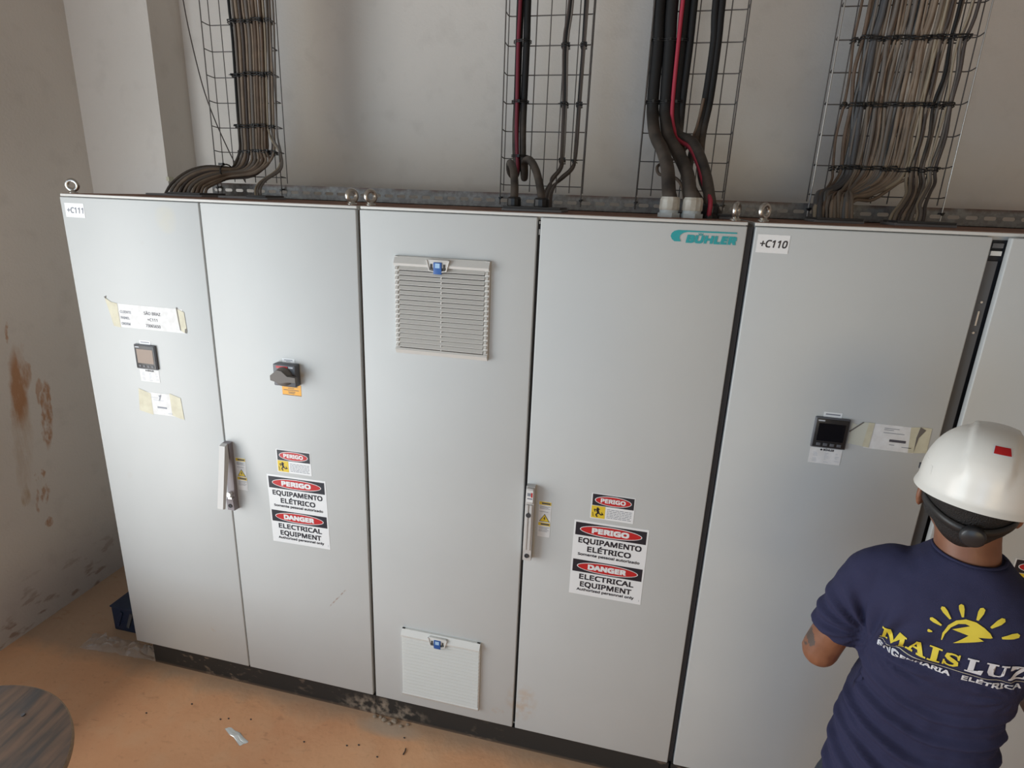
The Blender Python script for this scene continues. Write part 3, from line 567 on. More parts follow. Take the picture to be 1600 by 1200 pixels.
# ------------------------------------------------------------------ wire mesh cable trays
ZTOP = 4.34
def tray(x0, x1, label, bright=False):
    t = thing('wire_cable_tray', label, 'cable tray', ((x0+x1)/2, 0.6, ZT+0.03), 'vertical wire mesh cable trays')
    zb = ZT+0.05; rw = 0.0021; n = max(2, round((x1-x0)/0.0535)); bot = 2.125
    def wire(name, pts, m, r=rw):
        q = MB(); q.tube(pts, r, 6, 0); q.build(name, m, t)
    for i in range(n+1):
        x = x0+(x1-x0)*i/n; wire('lengthwise_wire', [(x, 0.6, 2.176), (x, 0.6, ZTOP)], M_wire)
    for x in (x0-0.001, x1+0.001): wire('lengthwise_wire', [(x, 0.55, bot), (x, 0.55, ZTOP)], M_wire_b if bright else M_wire, 0.0025)
    z = 2.2
    while z < ZTOP-0.05:
        pts = [(x0, 0.549, z+0.004), (x0, 0.580, z+0.001), (x0+0.003, 0.594, z), (x0+0.012, 0.5975, z), (x1-0.012, 0.5975, z), (x1-0.003, 0.594, z), (x1, 0.580, z+0.001), (x1, 0.549, z+0.004)]
        wire('cross_wire', pts, M_wire); z += 0.1
    for x in (x0, x1):
        q = MB(); q.tube([(x-0.004, 0.545, 2.150), (x+0.006, 0.545, 2.152), (x+0.006, 0.57, 2.152), (x-0.004, 0.57, 2.150), (x-0.004, 0.545, 2.150)], 0.0025, 6); q.lathe([(0.005, 0), (0.005, 0.006)], (x+0.001, 0.548, 2.148), (0, -1, 0), 8); q.build('fixing_clip', M_tie, t)
tray(0.256, 0.573, 'wire mesh cable tray nearest the corner column, above the first two doors')
tray(1.552, 1.872, 'wire mesh cable tray second from the corner, with a pair of thick looped cables')
tray(2.082, 2.397, 'wire mesh cable tray above the teal logo with thick black hoses')
tray(2.690, 3.112, 'widest wire mesh cable tray, fully covered with brown cables, on the right', True)

# ------------------------------------------------------------------ cables
CABLES = [
 ('A',0.0058,'black',[(0.363,0.585,4.3),(0.367,0.585,3.2),(0.367,0.585,2.888),(0.371,0.585,2.735),(0.363,0.585,2.405),(0.367,0.575,2.313),(0.35,0.565,2.262),(0.346,0.54,2.234),(0.341,0.5,2.233),(0.286,0.45,2.233),(0.233,0.4,2.209),(0.182,0.36,2.158),(0.143,0.35,2.1)]),
 ('A',0.0058,'grey',[(0.383,0.581,4.3),(0.386,0.581,3.2),(0.386,0.581,2.886),(0.388,0.581,2.734),(0.38,0.581,2.405),(0.381,0.575,2.313),(0.368,0.565,2.262),(0.358,0.54,2.232),(0.343,0.5,2.229),(0.292,0.45,2.227),(0.244,0.4,2.203),(0.2,0.36,2.156),(0.166,0.35,2.1)]),
 ('A',0.0075,'tan',[(0.398,0.585,4.3),(0.399,0.585,3.2),(0.399,0.585,2.887),(0.405,0.585,2.734),(0.392,0.585,2.405),(0.396,0.575,2.314),(0.387,0.565,2.262),(0.37,0.54,2.229),(0.345,0.5,2.226),(0.299,0.45,2.22),(0.256,0.4,2.197),(0.218,0.36,2.154),(0.189,0.35,2.1)]),
 ('A',0.0058,'darkbrown',[(0.421,0.581,4.3),(0.418,0.581,3.2),(0.418,0.581,2.885),(0.424,0.581,2.733),(0.41,0.581,2.405),(0.41,0.575,2.314),(0.405,0.565,2.262),(0.383,0.54,2.227),(0.346,0.5,2.218),(0.305,0.45,2.213),(0.267,0.4,2.191),(0.237,0.36,2.151),(0.212,0.35,2.1)]),
 ('A',0.0058,'tan',[(0.428,0.585,4.3),(0.431,0.585,3.2),(0.431,0.585,2.886),(0.437,0.585,2.734),(0.421,0.585,2.405),(0.424,0.575,2.314),(0.424,0.565,2.262),(0.395,0.54,2.225),(0.348,0.5,2.215),(0.312,0.45,2.207),(0.278,0.4,2.184),(0.255,0.36,2.149),(0.234,0.35,2.1)]),
 ('A',0.0075,'grey',[(0.447,0.581,4.3),(0.449,0.581,3.2),(0.449,0.581,2.884),(0.455,0.581,2.733),(0.439,0.581,2.405),(0.438,0.575,2.314),(0.442,0.565,2.262),(0.407,0.54,2.222),(0.349,0.5,2.212),(0.318,0.45,2.2),(0.289,0.4,2.178),(0.273,0.36,2.147),(0.257,0.35,2.1)]),
 ('A',0.0058,'tan',[(0.458,0.585,4.3),(0.462,0.585,3.2),(0.462,0.585,2.885),(0.467,0.585,2.733),(0.45,0.585,2.406),(0.452,0.575,2.315),(0.46,0.565,2.263),(0.419,0.54,2.22),(0.351,0.5,2.21),(0.325,0.45,2.193),(0.301,0.4,2.172),(0.292,0.36,2.145),(0.279,0.35,2.1)]),
 ('A',0.0075,'brown',[(0.485,0.581,4.3),(0.481,0.581,3.2),(0.481,0.581,2.883),(0.483,0.581,2.732),(0.467,0.581,2.405),(0.466,0.575,2.315),(0.478,0.565,2.263),(0.431,0.54,2.218),(0.353,0.5,2.205),(0.331,0.45,2.186),(0.312,0.4,2.166),(0.31,0.36,2.142),(0.302,0.35,2.1)]),
 ('A',0.0058,'tan',[(0.496,0.585,4.3),(0.493,0.585,3.2),(0.493,0.585,2.884),(0.494,0.585,2.733),(0.478,0.585,2.406),(0.48,0.575,2.315),(0.496,0.565,2.263),(0.443,0.54,2.215),(0.354,0.5,2.198),(0.338,0.45,2.18),(0.323,0.4,2.16),(0.328,0.36,2.14),(0.324,0.35,2.1)]),
 ('A',0.0058,'brown',[(0.509,0.581,4.3),(0.512,0.581,3.2),(0.512,0.581,2.882),(0.511,0.581,2.732),(0.495,0.581,2.406),(0.494,0.575,2.315),(0.514,0.565,2.263),(0.455,0.54,2.213),(0.356,0.5,2.194),(0.344,0.45,2.173),(0.335,0.4,2.153),(0.346,0.36,2.138),(0.346,0.35,2.1)]),
 ('B',0.0045,'beige',[(0.523,0.585,4.3),(0.525,0.585,3.2),(0.525,0.585,2.883),(0.524,0.585,2.732),(0.506,0.585,2.406),(0.562,0.57,2.308),(0.576,0.55,2.256),(0.569,0.52,2.223),(0.551,0.46,2.189),(0.557,0.41,2.168),(0.57,0.37,2.145),(0.585,0.35,2.1)]),
 ('B',0.0045,'grey',[(0.544,0.581,4.3),(0.543,0.581,3.2),(0.543,0.581,2.881),(0.538,0.581,2.731),(0.523,0.581,2.406),(0.565,0.57,2.308),(0.581,0.55,2.256),(0.578,0.52,2.223),(0.56,0.46,2.19),(0.567,0.41,2.168),(0.582,0.37,2.145),(0.597,0.35,2.1)]),
 ('A',0.0058,'tan',[(0.559,0.585,4.3),(0.555,0.585,3.2),(0.555,0.585,2.882),(0.55,0.585,2.732),(0.534,0.585,2.407),(0.536,0.575,2.316),(0.514,0.565,2.263),(0.455,0.54,2.213),(0.356,0.5,2.195),(0.344,0.45,2.173),(0.335,0.4,2.153),(0.346,0.36,2.138),(0.346,0.35,2.1)]),
 ('B',0.0045,'grey',[(0.577,0.581,4.3),(0.573,0.581,3.2),(0.573,0.581,2.88),(0.568,0.581,2.731),(0.551,0.581,2.406),(0.569,0.57,2.308),(0.586,0.55,2.256),(0.587,0.52,2.223),(0.569,0.46,2.19),(0.578,0.41,2.168),(0.594,0.37,2.146),(0.609,0.35,2.1)]),
 ('A',0.0055,'brown',[(0.384,0.592,4.3),(0.388,0.592,3.2),(0.388,0.592,2.889),(0.391,0.592,2.736),(0.382,0.59,2.406),(0.383,0.585,2.314),(0.352,0.575,2.257),(0.347,0.55,2.224),(0.338,0.51,2.217),(0.289,0.46,2.218),(0.237,0.42,2.2),(0.197,0.385,2.152),(0.158,0.38,2.1)]),
 ('A',0.0055,'darkbrown',[(0.424,0.592,4.3),(0.423,0.592,3.2),(0.423,0.592,2.888),(0.424,0.592,2.736),(0.414,0.59,2.406),(0.414,0.585,2.315),(0.382,0.575,2.258),(0.365,0.55,2.22),(0.34,0.51,2.211),(0.3,0.46,2.21),(0.255,0.42,2.191),(0.223,0.385,2.149),(0.19,0.38,2.1)]),
 ('A',0.0055,'brown',[(0.456,0.592,4.3),(0.454,0.592,3.2),(0.454,0.592,2.887),(0.455,0.592,2.735),(0.443,0.59,2.406),(0.442,0.585,2.315),(0.413,0.575,2.259),(0.383,0.55,2.215),(0.342,0.51,2.205),(0.312,0.46,2.201),(0.272,0.42,2.182),(0.249,0.385,2.146),(0.221,0.38,2.1)]),
 ('A',0.0055,'darkbrown',[(0.482,0.592,4.3),(0.482,0.592,3.2),(0.482,0.592,2.886),(0.482,0.592,2.735),(0.469,0.59,2.406),(0.468,0.585,2.316),(0.444,0.575,2.259),(0.401,0.55,2.211),(0.344,0.51,2.2),(0.323,0.46,2.193),(0.29,0.42,2.174),(0.275,0.385,2.143),(0.253,0.38,2.1)]),
 ('A',0.0055,'brown',[(0.511,0.592,4.3),(0.514,0.592,3.2),(0.514,0.592,2.885),(0.512,0.592,2.734),(0.497,0.59,2.407),(0.496,0.585,2.316),(0.474,0.575,2.26),(0.419,0.55,2.207),(0.346,0.51,2.194),(0.335,0.46,2.184),(0.308,0.42,2.165),(0.3,0.385,2.14),(0.284,0.38,2.1)]),
 ('A',0.0055,'darkbrown',[(0.542,0.592,4.3),(0.542,0.592,3.2),(0.542,0.592,2.884),(0.538,0.592,2.734),(0.523,0.59,2.407),(0.521,0.585,2.316),(0.504,0.575,2.261),(0.437,0.55,2.202),(0.348,0.51,2.188),(0.346,0.46,2.176),(0.325,0.42,2.156),(0.326,0.385,2.138),(0.316,0.38,2.1)]),
 ('lone',0.0025,'darkbrown',[(0.086,0.66,4.3),(0.09,0.66,3.2),(0.09,0.66,2.965),(0.09,0.66,2.917),(0.11,0.655,2.78),(0.158,0.64,2.582),(0.206,0.63,2.453),(0.257,0.62,2.349),(0.305,0.612,2.261),(0.334,0.61,2.21),(0.356,0.61,2.175)]),
 ('thick2',0.0135,'black',[(1.602,0.575,4.3),(1.598,0.575,3.2),(1.598,0.575,2.847),(1.599,0.575,2.711),(1.6,0.575,2.516),(1.599,0.575,2.411),(1.604,0.57,2.317),(1.614,0.56,2.265),(1.616,0.51,2.23),(1.609,0.46,2.246),(1.626,0.38,2.272),(1.663,0.27,2.248),(1.686,0.2,2.192),(1.692,0.17,2.134),(1.693,0.17,2.1)]),
 ('thick2',0.0135,'black',[(1.63,0.575,4.3),(1.626,0.575,3.2),(1.626,0.575,2.846),(1.628,0.575,2.71),(1.627,0.575,2.516),(1.627,0.575,2.411),(1.632,0.57,2.318),(1.639,0.56,2.266),(1.652,0.52,2.226),(1.666,0.46,2.243),(1.681,0.38,2.275),(1.709,0.33,2.281),(1.749,0.25,2.24),(1.776,0.2,2.178),(1.788,0.17,2.133),(1.787,0.17,2.1)]),
 ('red2',0.0072,'darkred',[(1.602,0.557,4.3),(1.602,0.557,3.2),(1.602,0.557,2.842),(1.6,0.557,2.707),(1.604,0.557,2.513),(1.606,0.557,2.409),(1.612,0.555,2.321),(1.62,0.545,2.264),(1.623,0.5,2.239),(1.614,0.48,2.247)]),
 ('small2',0.0052,'black',[(1.782,0.58,4.3),(1.784,0.58,3.2),(1.784,0.58,2.843),(1.774,0.58,2.709),(1.785,0.58,2.503),(1.788,0.575,2.321),(1.792,0.55,2.269),(1.777,0.47,2.228),(1.77,0.38,2.194),(1.772,0.28,2.158),(1.782,0.22,2.1)]),
 ('small2',0.004,'grey',[(1.796,0.58,4.3),(1.792,0.58,3.2),(1.792,0.58,2.842),(1.782,0.58,2.708),(1.79,0.58,2.503),(1.793,0.575,2.321),(1.789,0.55,2.269),(1.772,0.47,2.228),(1.774,0.38,2.194),(1.779,0.28,2.158),(1.791,0.22,2.1)]),
 ('small2',0.0052,'darkbrown',[(1.78,0.58,4.3),(1.779,0.58,3.2),(1.779,0.58,2.843),(1.767,0.58,2.709),(1.778,0.58,2.503),(1.783,0.575,2.321),(1.785,0.55,2.268),(1.768,0.47,2.228),(1.779,0.38,2.194),(1.786,0.28,2.158),(1.8,0.22,2.1)]),
 ('small2',0.0052,'black',[(1.841,0.58,4.3),(1.837,0.58,3.2),(1.837,0.58,2.841),(1.838,0.58,2.707),(1.836,0.58,2.503),(1.835,0.575,2.322),(1.837,0.55,2.27),(1.811,0.47,2.229),(1.784,0.38,2.194),(1.786,0.28,2.158),(1.795,0.22,2.1)]),
 ('small2',0.004,'grey',[(1.849,0.58,4.3),(1.846,0.58,3.2),(1.846,0.58,2.841),(1.845,0.58,2.707),(1.843,0.58,2.503),(1.842,0.575,2.322),(1.833,0.55,2.27),(1.806,0.47,2.229),(1.788,0.38,2.194),(1.793,0.28,2.158),(1.804,0.22,2.1)]),
 ('small2',0.0052,'darkbrown',[(1.842,0.58,4.3),(1.842,0.58,3.2),(1.842,0.58,2.841),(1.841,0.58,2.707),(1.84,0.58,2.503),(1.84,0.575,2.322),(1.829,0.55,2.269),(1.801,0.47,2.229),(1.793,0.38,2.195),(1.799,0.28,2.159),(1.813,0.22,2.1)]),
 ('thick3',0.0215,'black',[(2.097,0.57,4.3),(2.098,0.57,3.2),(2.098,0.57,2.83),(2.105,0.57,2.7),(2.108,0.565,2.514),(2.115,0.55,2.446),(2.13,0.48,2.381),(2.159,0.38,2.325),(2.18,0.26,2.263),(2.191,0.17,2.187),(2.197,0.15,2.165),(2.197,0.15,2.1)]),
 ('thick3',0.0215,'black',[(2.142,0.57,4.3),(2.141,0.57,3.2),(2.141,0.57,2.829),(2.147,0.57,2.7),(2.153,0.565,2.514),(2.16,0.55,2.446),(2.177,0.48,2.375),(2.213,0.38,2.315),(2.245,0.26,2.245),(2.255,0.17,2.185),(2.266,0.15,2.165),(2.266,0.15,2.1)]),
 ('thick3',0.018,'black',[(2.184,0.58,4.3),(2.185,0.58,3.2),(2.185,0.58,2.83),(2.187,0.58,2.701),(2.189,0.575,2.516),(2.195,0.56,2.437),(2.21,0.52,2.388),(2.256,0.44,2.358),(2.286,0.34,2.298),(2.306,0.26,2.233),(2.315,0.19,2.181),(2.322,0.185,2.15),(2.322,0.185,2.1)]),
 ('red3',0.0075,'red',[(2.173,0.555,4.3),(2.176,0.555,3.2),(2.176,0.555,2.824),(2.176,0.555,2.696),(2.178,0.55,2.512),(2.185,0.535,2.434),(2.209,0.49,2.372),(2.25,0.41,2.337),(2.279,0.31,2.274),(2.299,0.23,2.211),(2.318,0.162,2.165),(2.318,0.166,2.1)]),
 ('slim3',0.013,'black',[(2.213,0.58,4.3),(2.215,0.58,3.2),(2.215,0.58,2.829),(2.216,0.58,2.701),(2.213,0.575,2.516),(2.214,0.56,2.426),(2.216,0.5,2.367),(2.245,0.4,2.272),(2.276,0.3,2.191),(2.352,0.25,2.1)]),
 ('slim3',0.0125,'black',[(2.29,0.58,4.3),(2.287,0.58,3.2),(2.287,0.58,2.827),(2.296,0.58,2.699),(2.291,0.575,2.516),(2.279,0.56,2.405),(2.264,0.5,2.335),(2.257,0.4,2.255),(2.279,0.3,2.181),(2.327,0.26,2.1)]),
 ('slim3',0.0125,'black',[(2.303,0.58,4.3),(2.308,0.58,3.2),(2.308,0.58,2.826),(2.311,0.58,2.699),(2.308,0.575,2.516),(2.297,0.56,2.406),(2.295,0.5,2.315),(2.304,0.38,2.225),(2.372,0.26,2.1)]),
 ('slim3',0.0055,'brown',[(2.285,0.56,2.514),(2.265,0.55,2.389),(2.218,0.5,2.315),(2.16,0.48,2.287),(2.148,0.45,2.272),(2.157,0.44,2.25),(2.191,0.43,2.246),(2.223,0.38,2.229),(2.242,0.32,2.19),(2.256,0.28,2.1)]),
 ('D',0.0045,'brown',[(2.748,0.586,4.3),(2.749,0.586,3.2),(2.749,0.586,2.814),(2.744,0.582,2.697),(2.752,0.586,2.599),(2.751,0.582,2.499),(2.745,0.586,2.394),(2.752,0.578,2.29),(2.751,0.56,2.253),(2.722,0.5,2.217),(2.682,0.43,2.206),(2.669,0.37,2.169),(2.67,0.345,2.1)]),
 ('D',0.0062,'brown',[(2.769,0.577,4.3),(2.772,0.577,3.2),(2.772,0.577,2.811),(2.771,0.582,2.697),(2.762,0.577,2.597),(2.774,0.582,2.499),(2.77,0.577,2.394),(2.779,0.578,2.291),(2.766,0.56,2.253),(2.731,0.5,2.218),(2.692,0.43,2.206),(2.679,0.37,2.169),(2.68,0.345,2.1)]),
 ('D',0.0055,'blue',[(2.786,0.586,4.3),(2.791,0.586,3.2),(2.791,0.586,2.813),(2.782,0.582,2.696),(2.79,0.586,2.599),(2.78,0.582,2.499),(2.794,0.586,2.395),(2.787,0.578,2.291),(2.774,0.56,2.253),(2.741,0.5,2.217),(2.706,0.43,2.205),(2.694,0.37,2.169),(2.695,0.358,2.1)]),
 ('D',0.0045,'grey',[(2.798,0.577,4.3),(2.793,0.577,3.2),(2.793,0.577,2.811),(2.791,0.582,2.696),(2.787,0.577,2.597),(2.799,0.582,2.499),(2.797,0.577,2.394),(2.798,0.578,2.292),(2.783,0.56,2.252),(2.748,0.5,2.22),(2.714,0.43,2.205),(2.702,0.37,2.17),(2.703,0.335,2.1)]),
 ('D',0.009,'bluegrey',[(2.81,0.586,4.3),(2.811,0.586,3.2),(2.811,0.586,2.813),(2.801,0.582,2.696),(2.797,0.586,2.599),(2.796,0.582,2.499),(2.797,0.586,2.395),(2.801,0.578,2.292),(2.789,0.56,2.252),(2.741,0.5,2.219),(2.687,0.43,2.203),(2.669,0.37,2.169),(2.67,0.359,2.1)]),
 ('D',0.009,'bluegrey',[(2.819,0.577,4.3),(2.816,0.577,3.2),(2.816,0.577,2.81),(2.808,0.582,2.696),(2.807,0.577,2.597),(2.806,0.582,2.499),(2.809,0.577,2.394),(2.81,0.578,2.292),(2.797,0.56,2.251),(2.75,0.5,2.217),(2.697,0.43,2.203),(2.679,0.37,2.169),(2.68,0.321,2.1)]),
 ('D',0.0062,'taupe',[(2.824,0.586,4.3),(2.823,0.586,3.2),(2.823,0.586,2.812),(2.818,0.582,2.696),(2.823,0.586,2.598),(2.827,0.582,2.499),(2.827,0.586,2.395),(2.824,0.578,2.292),(2.807,0.56,2.251),(2.776,0.5,2.217),(2.748,0.43,2.204),(2.736,0.37,2.171),(2.737,0.338,2.1)]),
 ('D',0.0055,'taupe',[(2.828,0.577,4.3),(2.83,0.577,3.2),(2.83,0.577,2.81),(2.829,0.582,2.696),(2.827,0.577,2.597),(2.826,0.582,2.499),(2.833,0.577,2.395),(2.829,0.578,2.292),(2.814,0.56,2.251),(2.795,0.5,2.215),(2.784,0.43,2.204),(2.776,0.37,2.172),(2.777,0.33,2.1)]),
 ('D',0.0045,'brown',[(2.849,0.586,4.3),(2.845,0.586,3.2),(2.845,0.586,2.812),(2.844,0.582,2.695),(2.834,0.586,2.598),(2.837,0.582,2.499),(2.834,0.586,2.395),(2.838,0.578,2.292),(2.821,0.56,2.25),(2.779,0.5,2.211),(2.734,0.43,2.202),(2.717,0.37,2.17),(2.718,0.356,2.1)]),
 ('D',0.007,'grey',[(2.857,0.577,4.3),(2.852,0.577,3.2),(2.852,0.577,2.809),(2.846,0.582,2.695),(2.85,0.577,2.597),(2.85,0.582,2.499),(2.854,0.577,2.395),(2.852,0.578,2.293),(2.832,0.56,2.25),(2.799,0.5,2.214),(2.773,0.43,2.202),(2.761,0.37,2.172),(2.762,0.357,2.1)]),
 ('D',0.0062,'brown',[(2.866,0.586,4.3),(2.862,0.586,3.2),(2.862,0.586,2.811),(2.852,0.582,2.695),(2.861,0.586,2.598),(2.863,0.582,2.499),(2.87,0.586,2.396),(2.862,0.578,2.293),(2.84,0.56,2.25),(2.78,0.5,2.213),(2.716,0.43,2.2),(2.694,0.37,2.169),(2.695,0.354,2.1)]),
 ('D',0.0045,'tan',[(2.862,0.577,4.3),(2.866,0.577,3.2),(2.866,0.577,2.808),(2.869,0.582,2.695),(2.856,0.577,2.596),(2.866,0.582,2.499),(2.874,0.577,2.395),(2.867,0.578,2.293),(2.847,0.56,2.249),(2.803,0.5,2.214),(2.762,0.43,2.2),(2.746,0.37,2.171),(2.747,0.355,2.1)]),
 ('D',0.0055,'tan',[(2.882,0.586,4.3),(2.878,0.586,3.2),(2.878,0.586,2.811),(2.879,0.582,2.695),(2.883,0.586,2.598),(2.879,0.582,2.499),(2.887,0.586,2.396),(2.879,0.578,2.293),(2.856,0.56,2.249),(2.781,0.5,2.209),(2.697,0.43,2.197),(2.669,0.37,2.169),(2.67,0.351,2.1)]),
 ('D',0.0055,'taupe',[(2.893,0.577,4.3),(2.889,0.577,3.2),(2.889,0.577,2.808),(2.884,0.582,2.695),(2.875,0.577,2.596),(2.879,0.582,2.499),(2.888,0.577,2.395),(2.886,0.578,2.294),(2.863,0.56,2.248),(2.805,0.5,2.212),(2.746,0.43,2.198),(2.725,0.37,2.171),(2.726,0.323,2.1)]),
 ('D',0.0055,'grey',[(2.909,0.586,4.3),(2.906,0.586,3.2),(2.906,0.586,2.81),(2.898,0.582,2.694),(2.895,0.586,2.598),(2.891,0.582,2.499),(2.888,0.586,2.396),(2.893,0.578,2.294),(2.87,0.56,2.248),(2.827,0.5,2.206),(2.785,0.43,2.199),(2.769,0.37,2.172),(2.769,0.336,2.1)]),
 ('D',0.007,'grey',[(2.906,0.577,4.3),(2.905,0.577,3.2),(2.905,0.577,2.807),(2.907,0.582,2.694),(2.907,0.577,2.596),(2.901,0.582,2.499),(2.899,0.577,2.395),(2.899,0.578,2.294),(2.877,0.56,2.247),(2.807,0.5,2.206),(2.729,0.43,2.196),(2.702,0.37,2.17),(2.703,0.358,2.1)]),
 ('D',0.0062,'blue',[(2.923,0.586,4.3),(2.923,0.586,3.2),(2.923,0.586,2.809),(2.917,0.582,2.694),(2.909,0.586,2.598),(2.911,0.582,2.499),(2.906,0.586,2.396),(2.908,0.578,2.294),(2.885,0.56,2.247),(2.831,0.5,2.207),(2.775,0.43,2.197),(2.754,0.37,2.172),(2.754,0.334,2.1)]),
 ('D',0.007,'tan',[(2.922,0.577,4.3),(2.925,0.577,3.2),(2.925,0.577,2.807),(2.925,0.582,2.694),(2.923,0.577,2.596),(2.923,0.582,2.499),(2.923,0.577,2.396),(2.916,0.578,2.294),(2.893,0.56,2.247),(2.808,0.5,2.205),(2.711,0.43,2.194),(2.679,0.37,2.169),(2.68,0.323,2.1)]),
 ('D',0.0055,'brown',[(2.936,0.586,4.3),(2.938,0.586,3.2),(2.938,0.586,2.809),(2.934,0.582,2.694),(2.929,0.586,2.597),(2.928,0.582,2.499),(2.94,0.586,2.397),(2.931,0.578,2.295),(2.903,0.56,2.246),(2.834,0.5,2.205),(2.762,0.43,2.195),(2.736,0.37,2.171),(2.737,0.356,2.1)]),
 ('D',0.0045,'tan',[(2.934,0.577,4.3),(2.938,0.577,3.2),(2.938,0.577,2.806),(2.943,0.582,2.693),(2.946,0.577,2.596),(2.942,0.582,2.499),(2.937,0.577,2.396),(2.938,0.578,2.295),(2.911,0.56,2.246),(2.854,0.5,2.203),(2.798,0.43,2.195),(2.776,0.37,2.172),(2.777,0.325,2.1)]),
 ('D',0.007,'tan',[(2.96,0.586,4.3),(2.956,0.586,3.2),(2.956,0.586,2.808),(2.943,0.582,2.693),(2.946,0.586,2.597),(2.951,0.582,2.499),(2.952,0.586,2.397),(2.944,0.578,2.295),(2.917,0.56,2.246),(2.836,0.5,2.205),(2.748,0.43,2.193),(2.717,0.37,2.17),(2.718,0.336,2.1)]),
 ('D',0.007,'tan',[(2.965,0.577,4.3),(2.962,0.577,3.2),(2.962,0.577,2.805),(2.952,0.582,2.693),(2.954,0.577,2.596),(2.958,0.582,2.499),(2.96,0.577,2.396),(2.954,0.578,2.295),(2.926,0.56,2.245),(2.857,0.5,2.205),(2.787,0.43,2.193),(2.761,0.37,2.172),(2.762,0.334,2.1)]),
 ('D',0.0055,'tan',[(2.971,0.586,4.3),(2.969,0.586,3.2),(2.969,0.586,2.808),(2.96,0.582,2.693),(2.962,0.586,2.597),(2.962,0.582,2.499),(2.974,0.586,2.397),(2.967,0.578,2.296),(2.936,0.56,2.245),(2.838,0.5,2.202),(2.73,0.43,2.191),(2.694,0.37,2.169),(2.695,0.351,2.1)]),
 ('D',0.0062,'taupe',[(2.986,0.577,4.3),(2.981,0.577,3.2),(2.981,0.577,2.805),(2.978,0.582,2.693),(2.972,0.577,2.595),(2.977,0.582,2.499),(2.97,0.577,2.396),(2.975,0.578,2.296),(2.943,0.56,2.244),(2.861,0.5,2.201),(2.776,0.43,2.192),(2.746,0.37,2.171),(2.747,0.345,2.1)]),
 ('D',0.007,'beige',[(2.991,0.586,4.3),(2.99,0.586,3.2),(2.99,0.586,2.807),(2.987,0.582,2.693),(2.988,0.586,2.597),(2.982,0.582,2.499),(2.979,0.586,2.397),(2.98,0.578,2.296),(2.95,0.56,2.244),(2.839,0.5,2.196),(2.711,0.43,2.189),(2.669,0.37,2.169),(2.67,0.338,2.1)]),
 ('E',0.0049499999999999995,'beige',[(2.998,0.577,4.3),(2.997,0.577,3.2),(2.997,0.577,2.804),(2.995,0.582,2.692),(2.991,0.577,2.595),(2.991,0.582,2.499),(2.998,0.577,2.397),(2.989,0.578,2.296),(2.986,0.56,2.249),(2.973,0.5,2.21),(2.931,0.42,2.17),(2.896,0.36,2.141),(2.886,0.34,2.1)]),
 ('E',0.0063,'taupe',[(3.009,0.586,4.3),(3.006,0.586,3.2),(3.006,0.586,2.807),(2.999,0.582,2.692),(3.011,0.586,2.597),(3.005,0.582,2.499),(3.013,0.586,2.398),(3.001,0.578,2.296),(2.999,0.56,2.25),(2.982,0.5,2.211),(2.941,0.42,2.17),(2.908,0.36,2.142),(2.898,0.34,2.1)]),
 ('E',0.0049499999999999995,'darkbrown',[(3.015,0.577,4.3),(3.013,0.577,3.2),(3.013,0.577,2.804),(3.005,0.582,2.692),(3.006,0.577,2.595),(3.007,0.582,2.499),(3.008,0.577,2.397),(3.005,0.578,2.296),(3.007,0.56,2.25),(2.991,0.5,2.211),(2.952,0.42,2.171),(2.92,0.36,2.142),(2.91,0.34,2.1)]),
 ('E',0.0049499999999999995,'tan',[(3.017,0.586,4.3),(3.021,0.586,3.2),(3.021,0.586,2.806),(3.018,0.582,2.692),(3.014,0.586,2.597),(3.013,0.582,2.499),(3.009,0.586,2.398),(3.014,0.578,2.297),(3.018,0.56,2.25),(2.999,0.5,2.211),(2.962,0.42,2.171),(2.931,0.36,2.143),(2.922,0.34,2.1)]),
 ('E',0.00558,'black',[(3.036,0.577,4.3),(3.034,0.577,3.2),(3.034,0.577,2.803),(3.032,0.582,2.692),(3.036,0.577,2.595),(3.025,0.582,2.499),(3.032,0.577,2.397),(3.027,0.578,2.297),(3.031,0.56,2.251),(3.008,0.5,2.211),(2.972,0.42,2.171),(2.943,0.36,2.143),(2.934,0.34,2.1)]),
 ('E',0.00558,'grey',[(3.036,0.586,4.3),(3.04,0.586,3.2),(3.04,0.586,2.805),(3.036,0.582,2.692),(3.046,0.586,2.597),(3.039,0.582,2.499),(3.039,0.586,2.398),(3.034,0.578,2.297),(3.041,0.56,2.251),(3.017,0.5,2.212),(2.982,0.42,2.172),(2.955,0.36,2.144),(2.945,0.34,2.1)]),
 ('E',0.00405,'beige',[(3.067,0.577,4.3),(3.068,0.577,3.2),(3.068,0.577,2.802),(3.054,0.582,2.691),(3.053,0.577,2.595),(3.063,0.582,2.499),(3.055,0.577,2.398),(3.052,0.578,2.298),(3.054,0.56,2.251),(3.024,0.5,2.218),(2.983,0.42,2.176),(2.969,0.36,2.144),(2.957,0.34,2.1)]),
 ('E',0.00558,'grey',[(3.069,0.586,4.3),(3.072,0.586,3.2),(3.072,0.586,2.805),(3.061,0.582,2.691),(3.074,0.586,2.596),(3.072,0.582,2.499),(3.074,0.586,2.399),(3.059,0.578,2.298),(3.06,0.56,2.251),(3.031,0.5,2.218),(2.992,0.42,2.176),(2.979,0.36,2.145),(2.969,0.34,2.1)]),
 ('E',0.00558,'darkbrown',[(3.091,0.577,4.3),(3.087,0.577,3.2),(3.087,0.577,2.802),(3.075,0.582,2.691),(3.078,0.577,2.595),(3.076,0.582,2.499),(3.081,0.577,2.398),(3.073,0.578,2.298),(3.074,0.56,2.252),(3.044,0.5,2.219),(3.008,0.42,2.177),(2.989,0.36,2.145),(2.98,0.34,2.1)]),
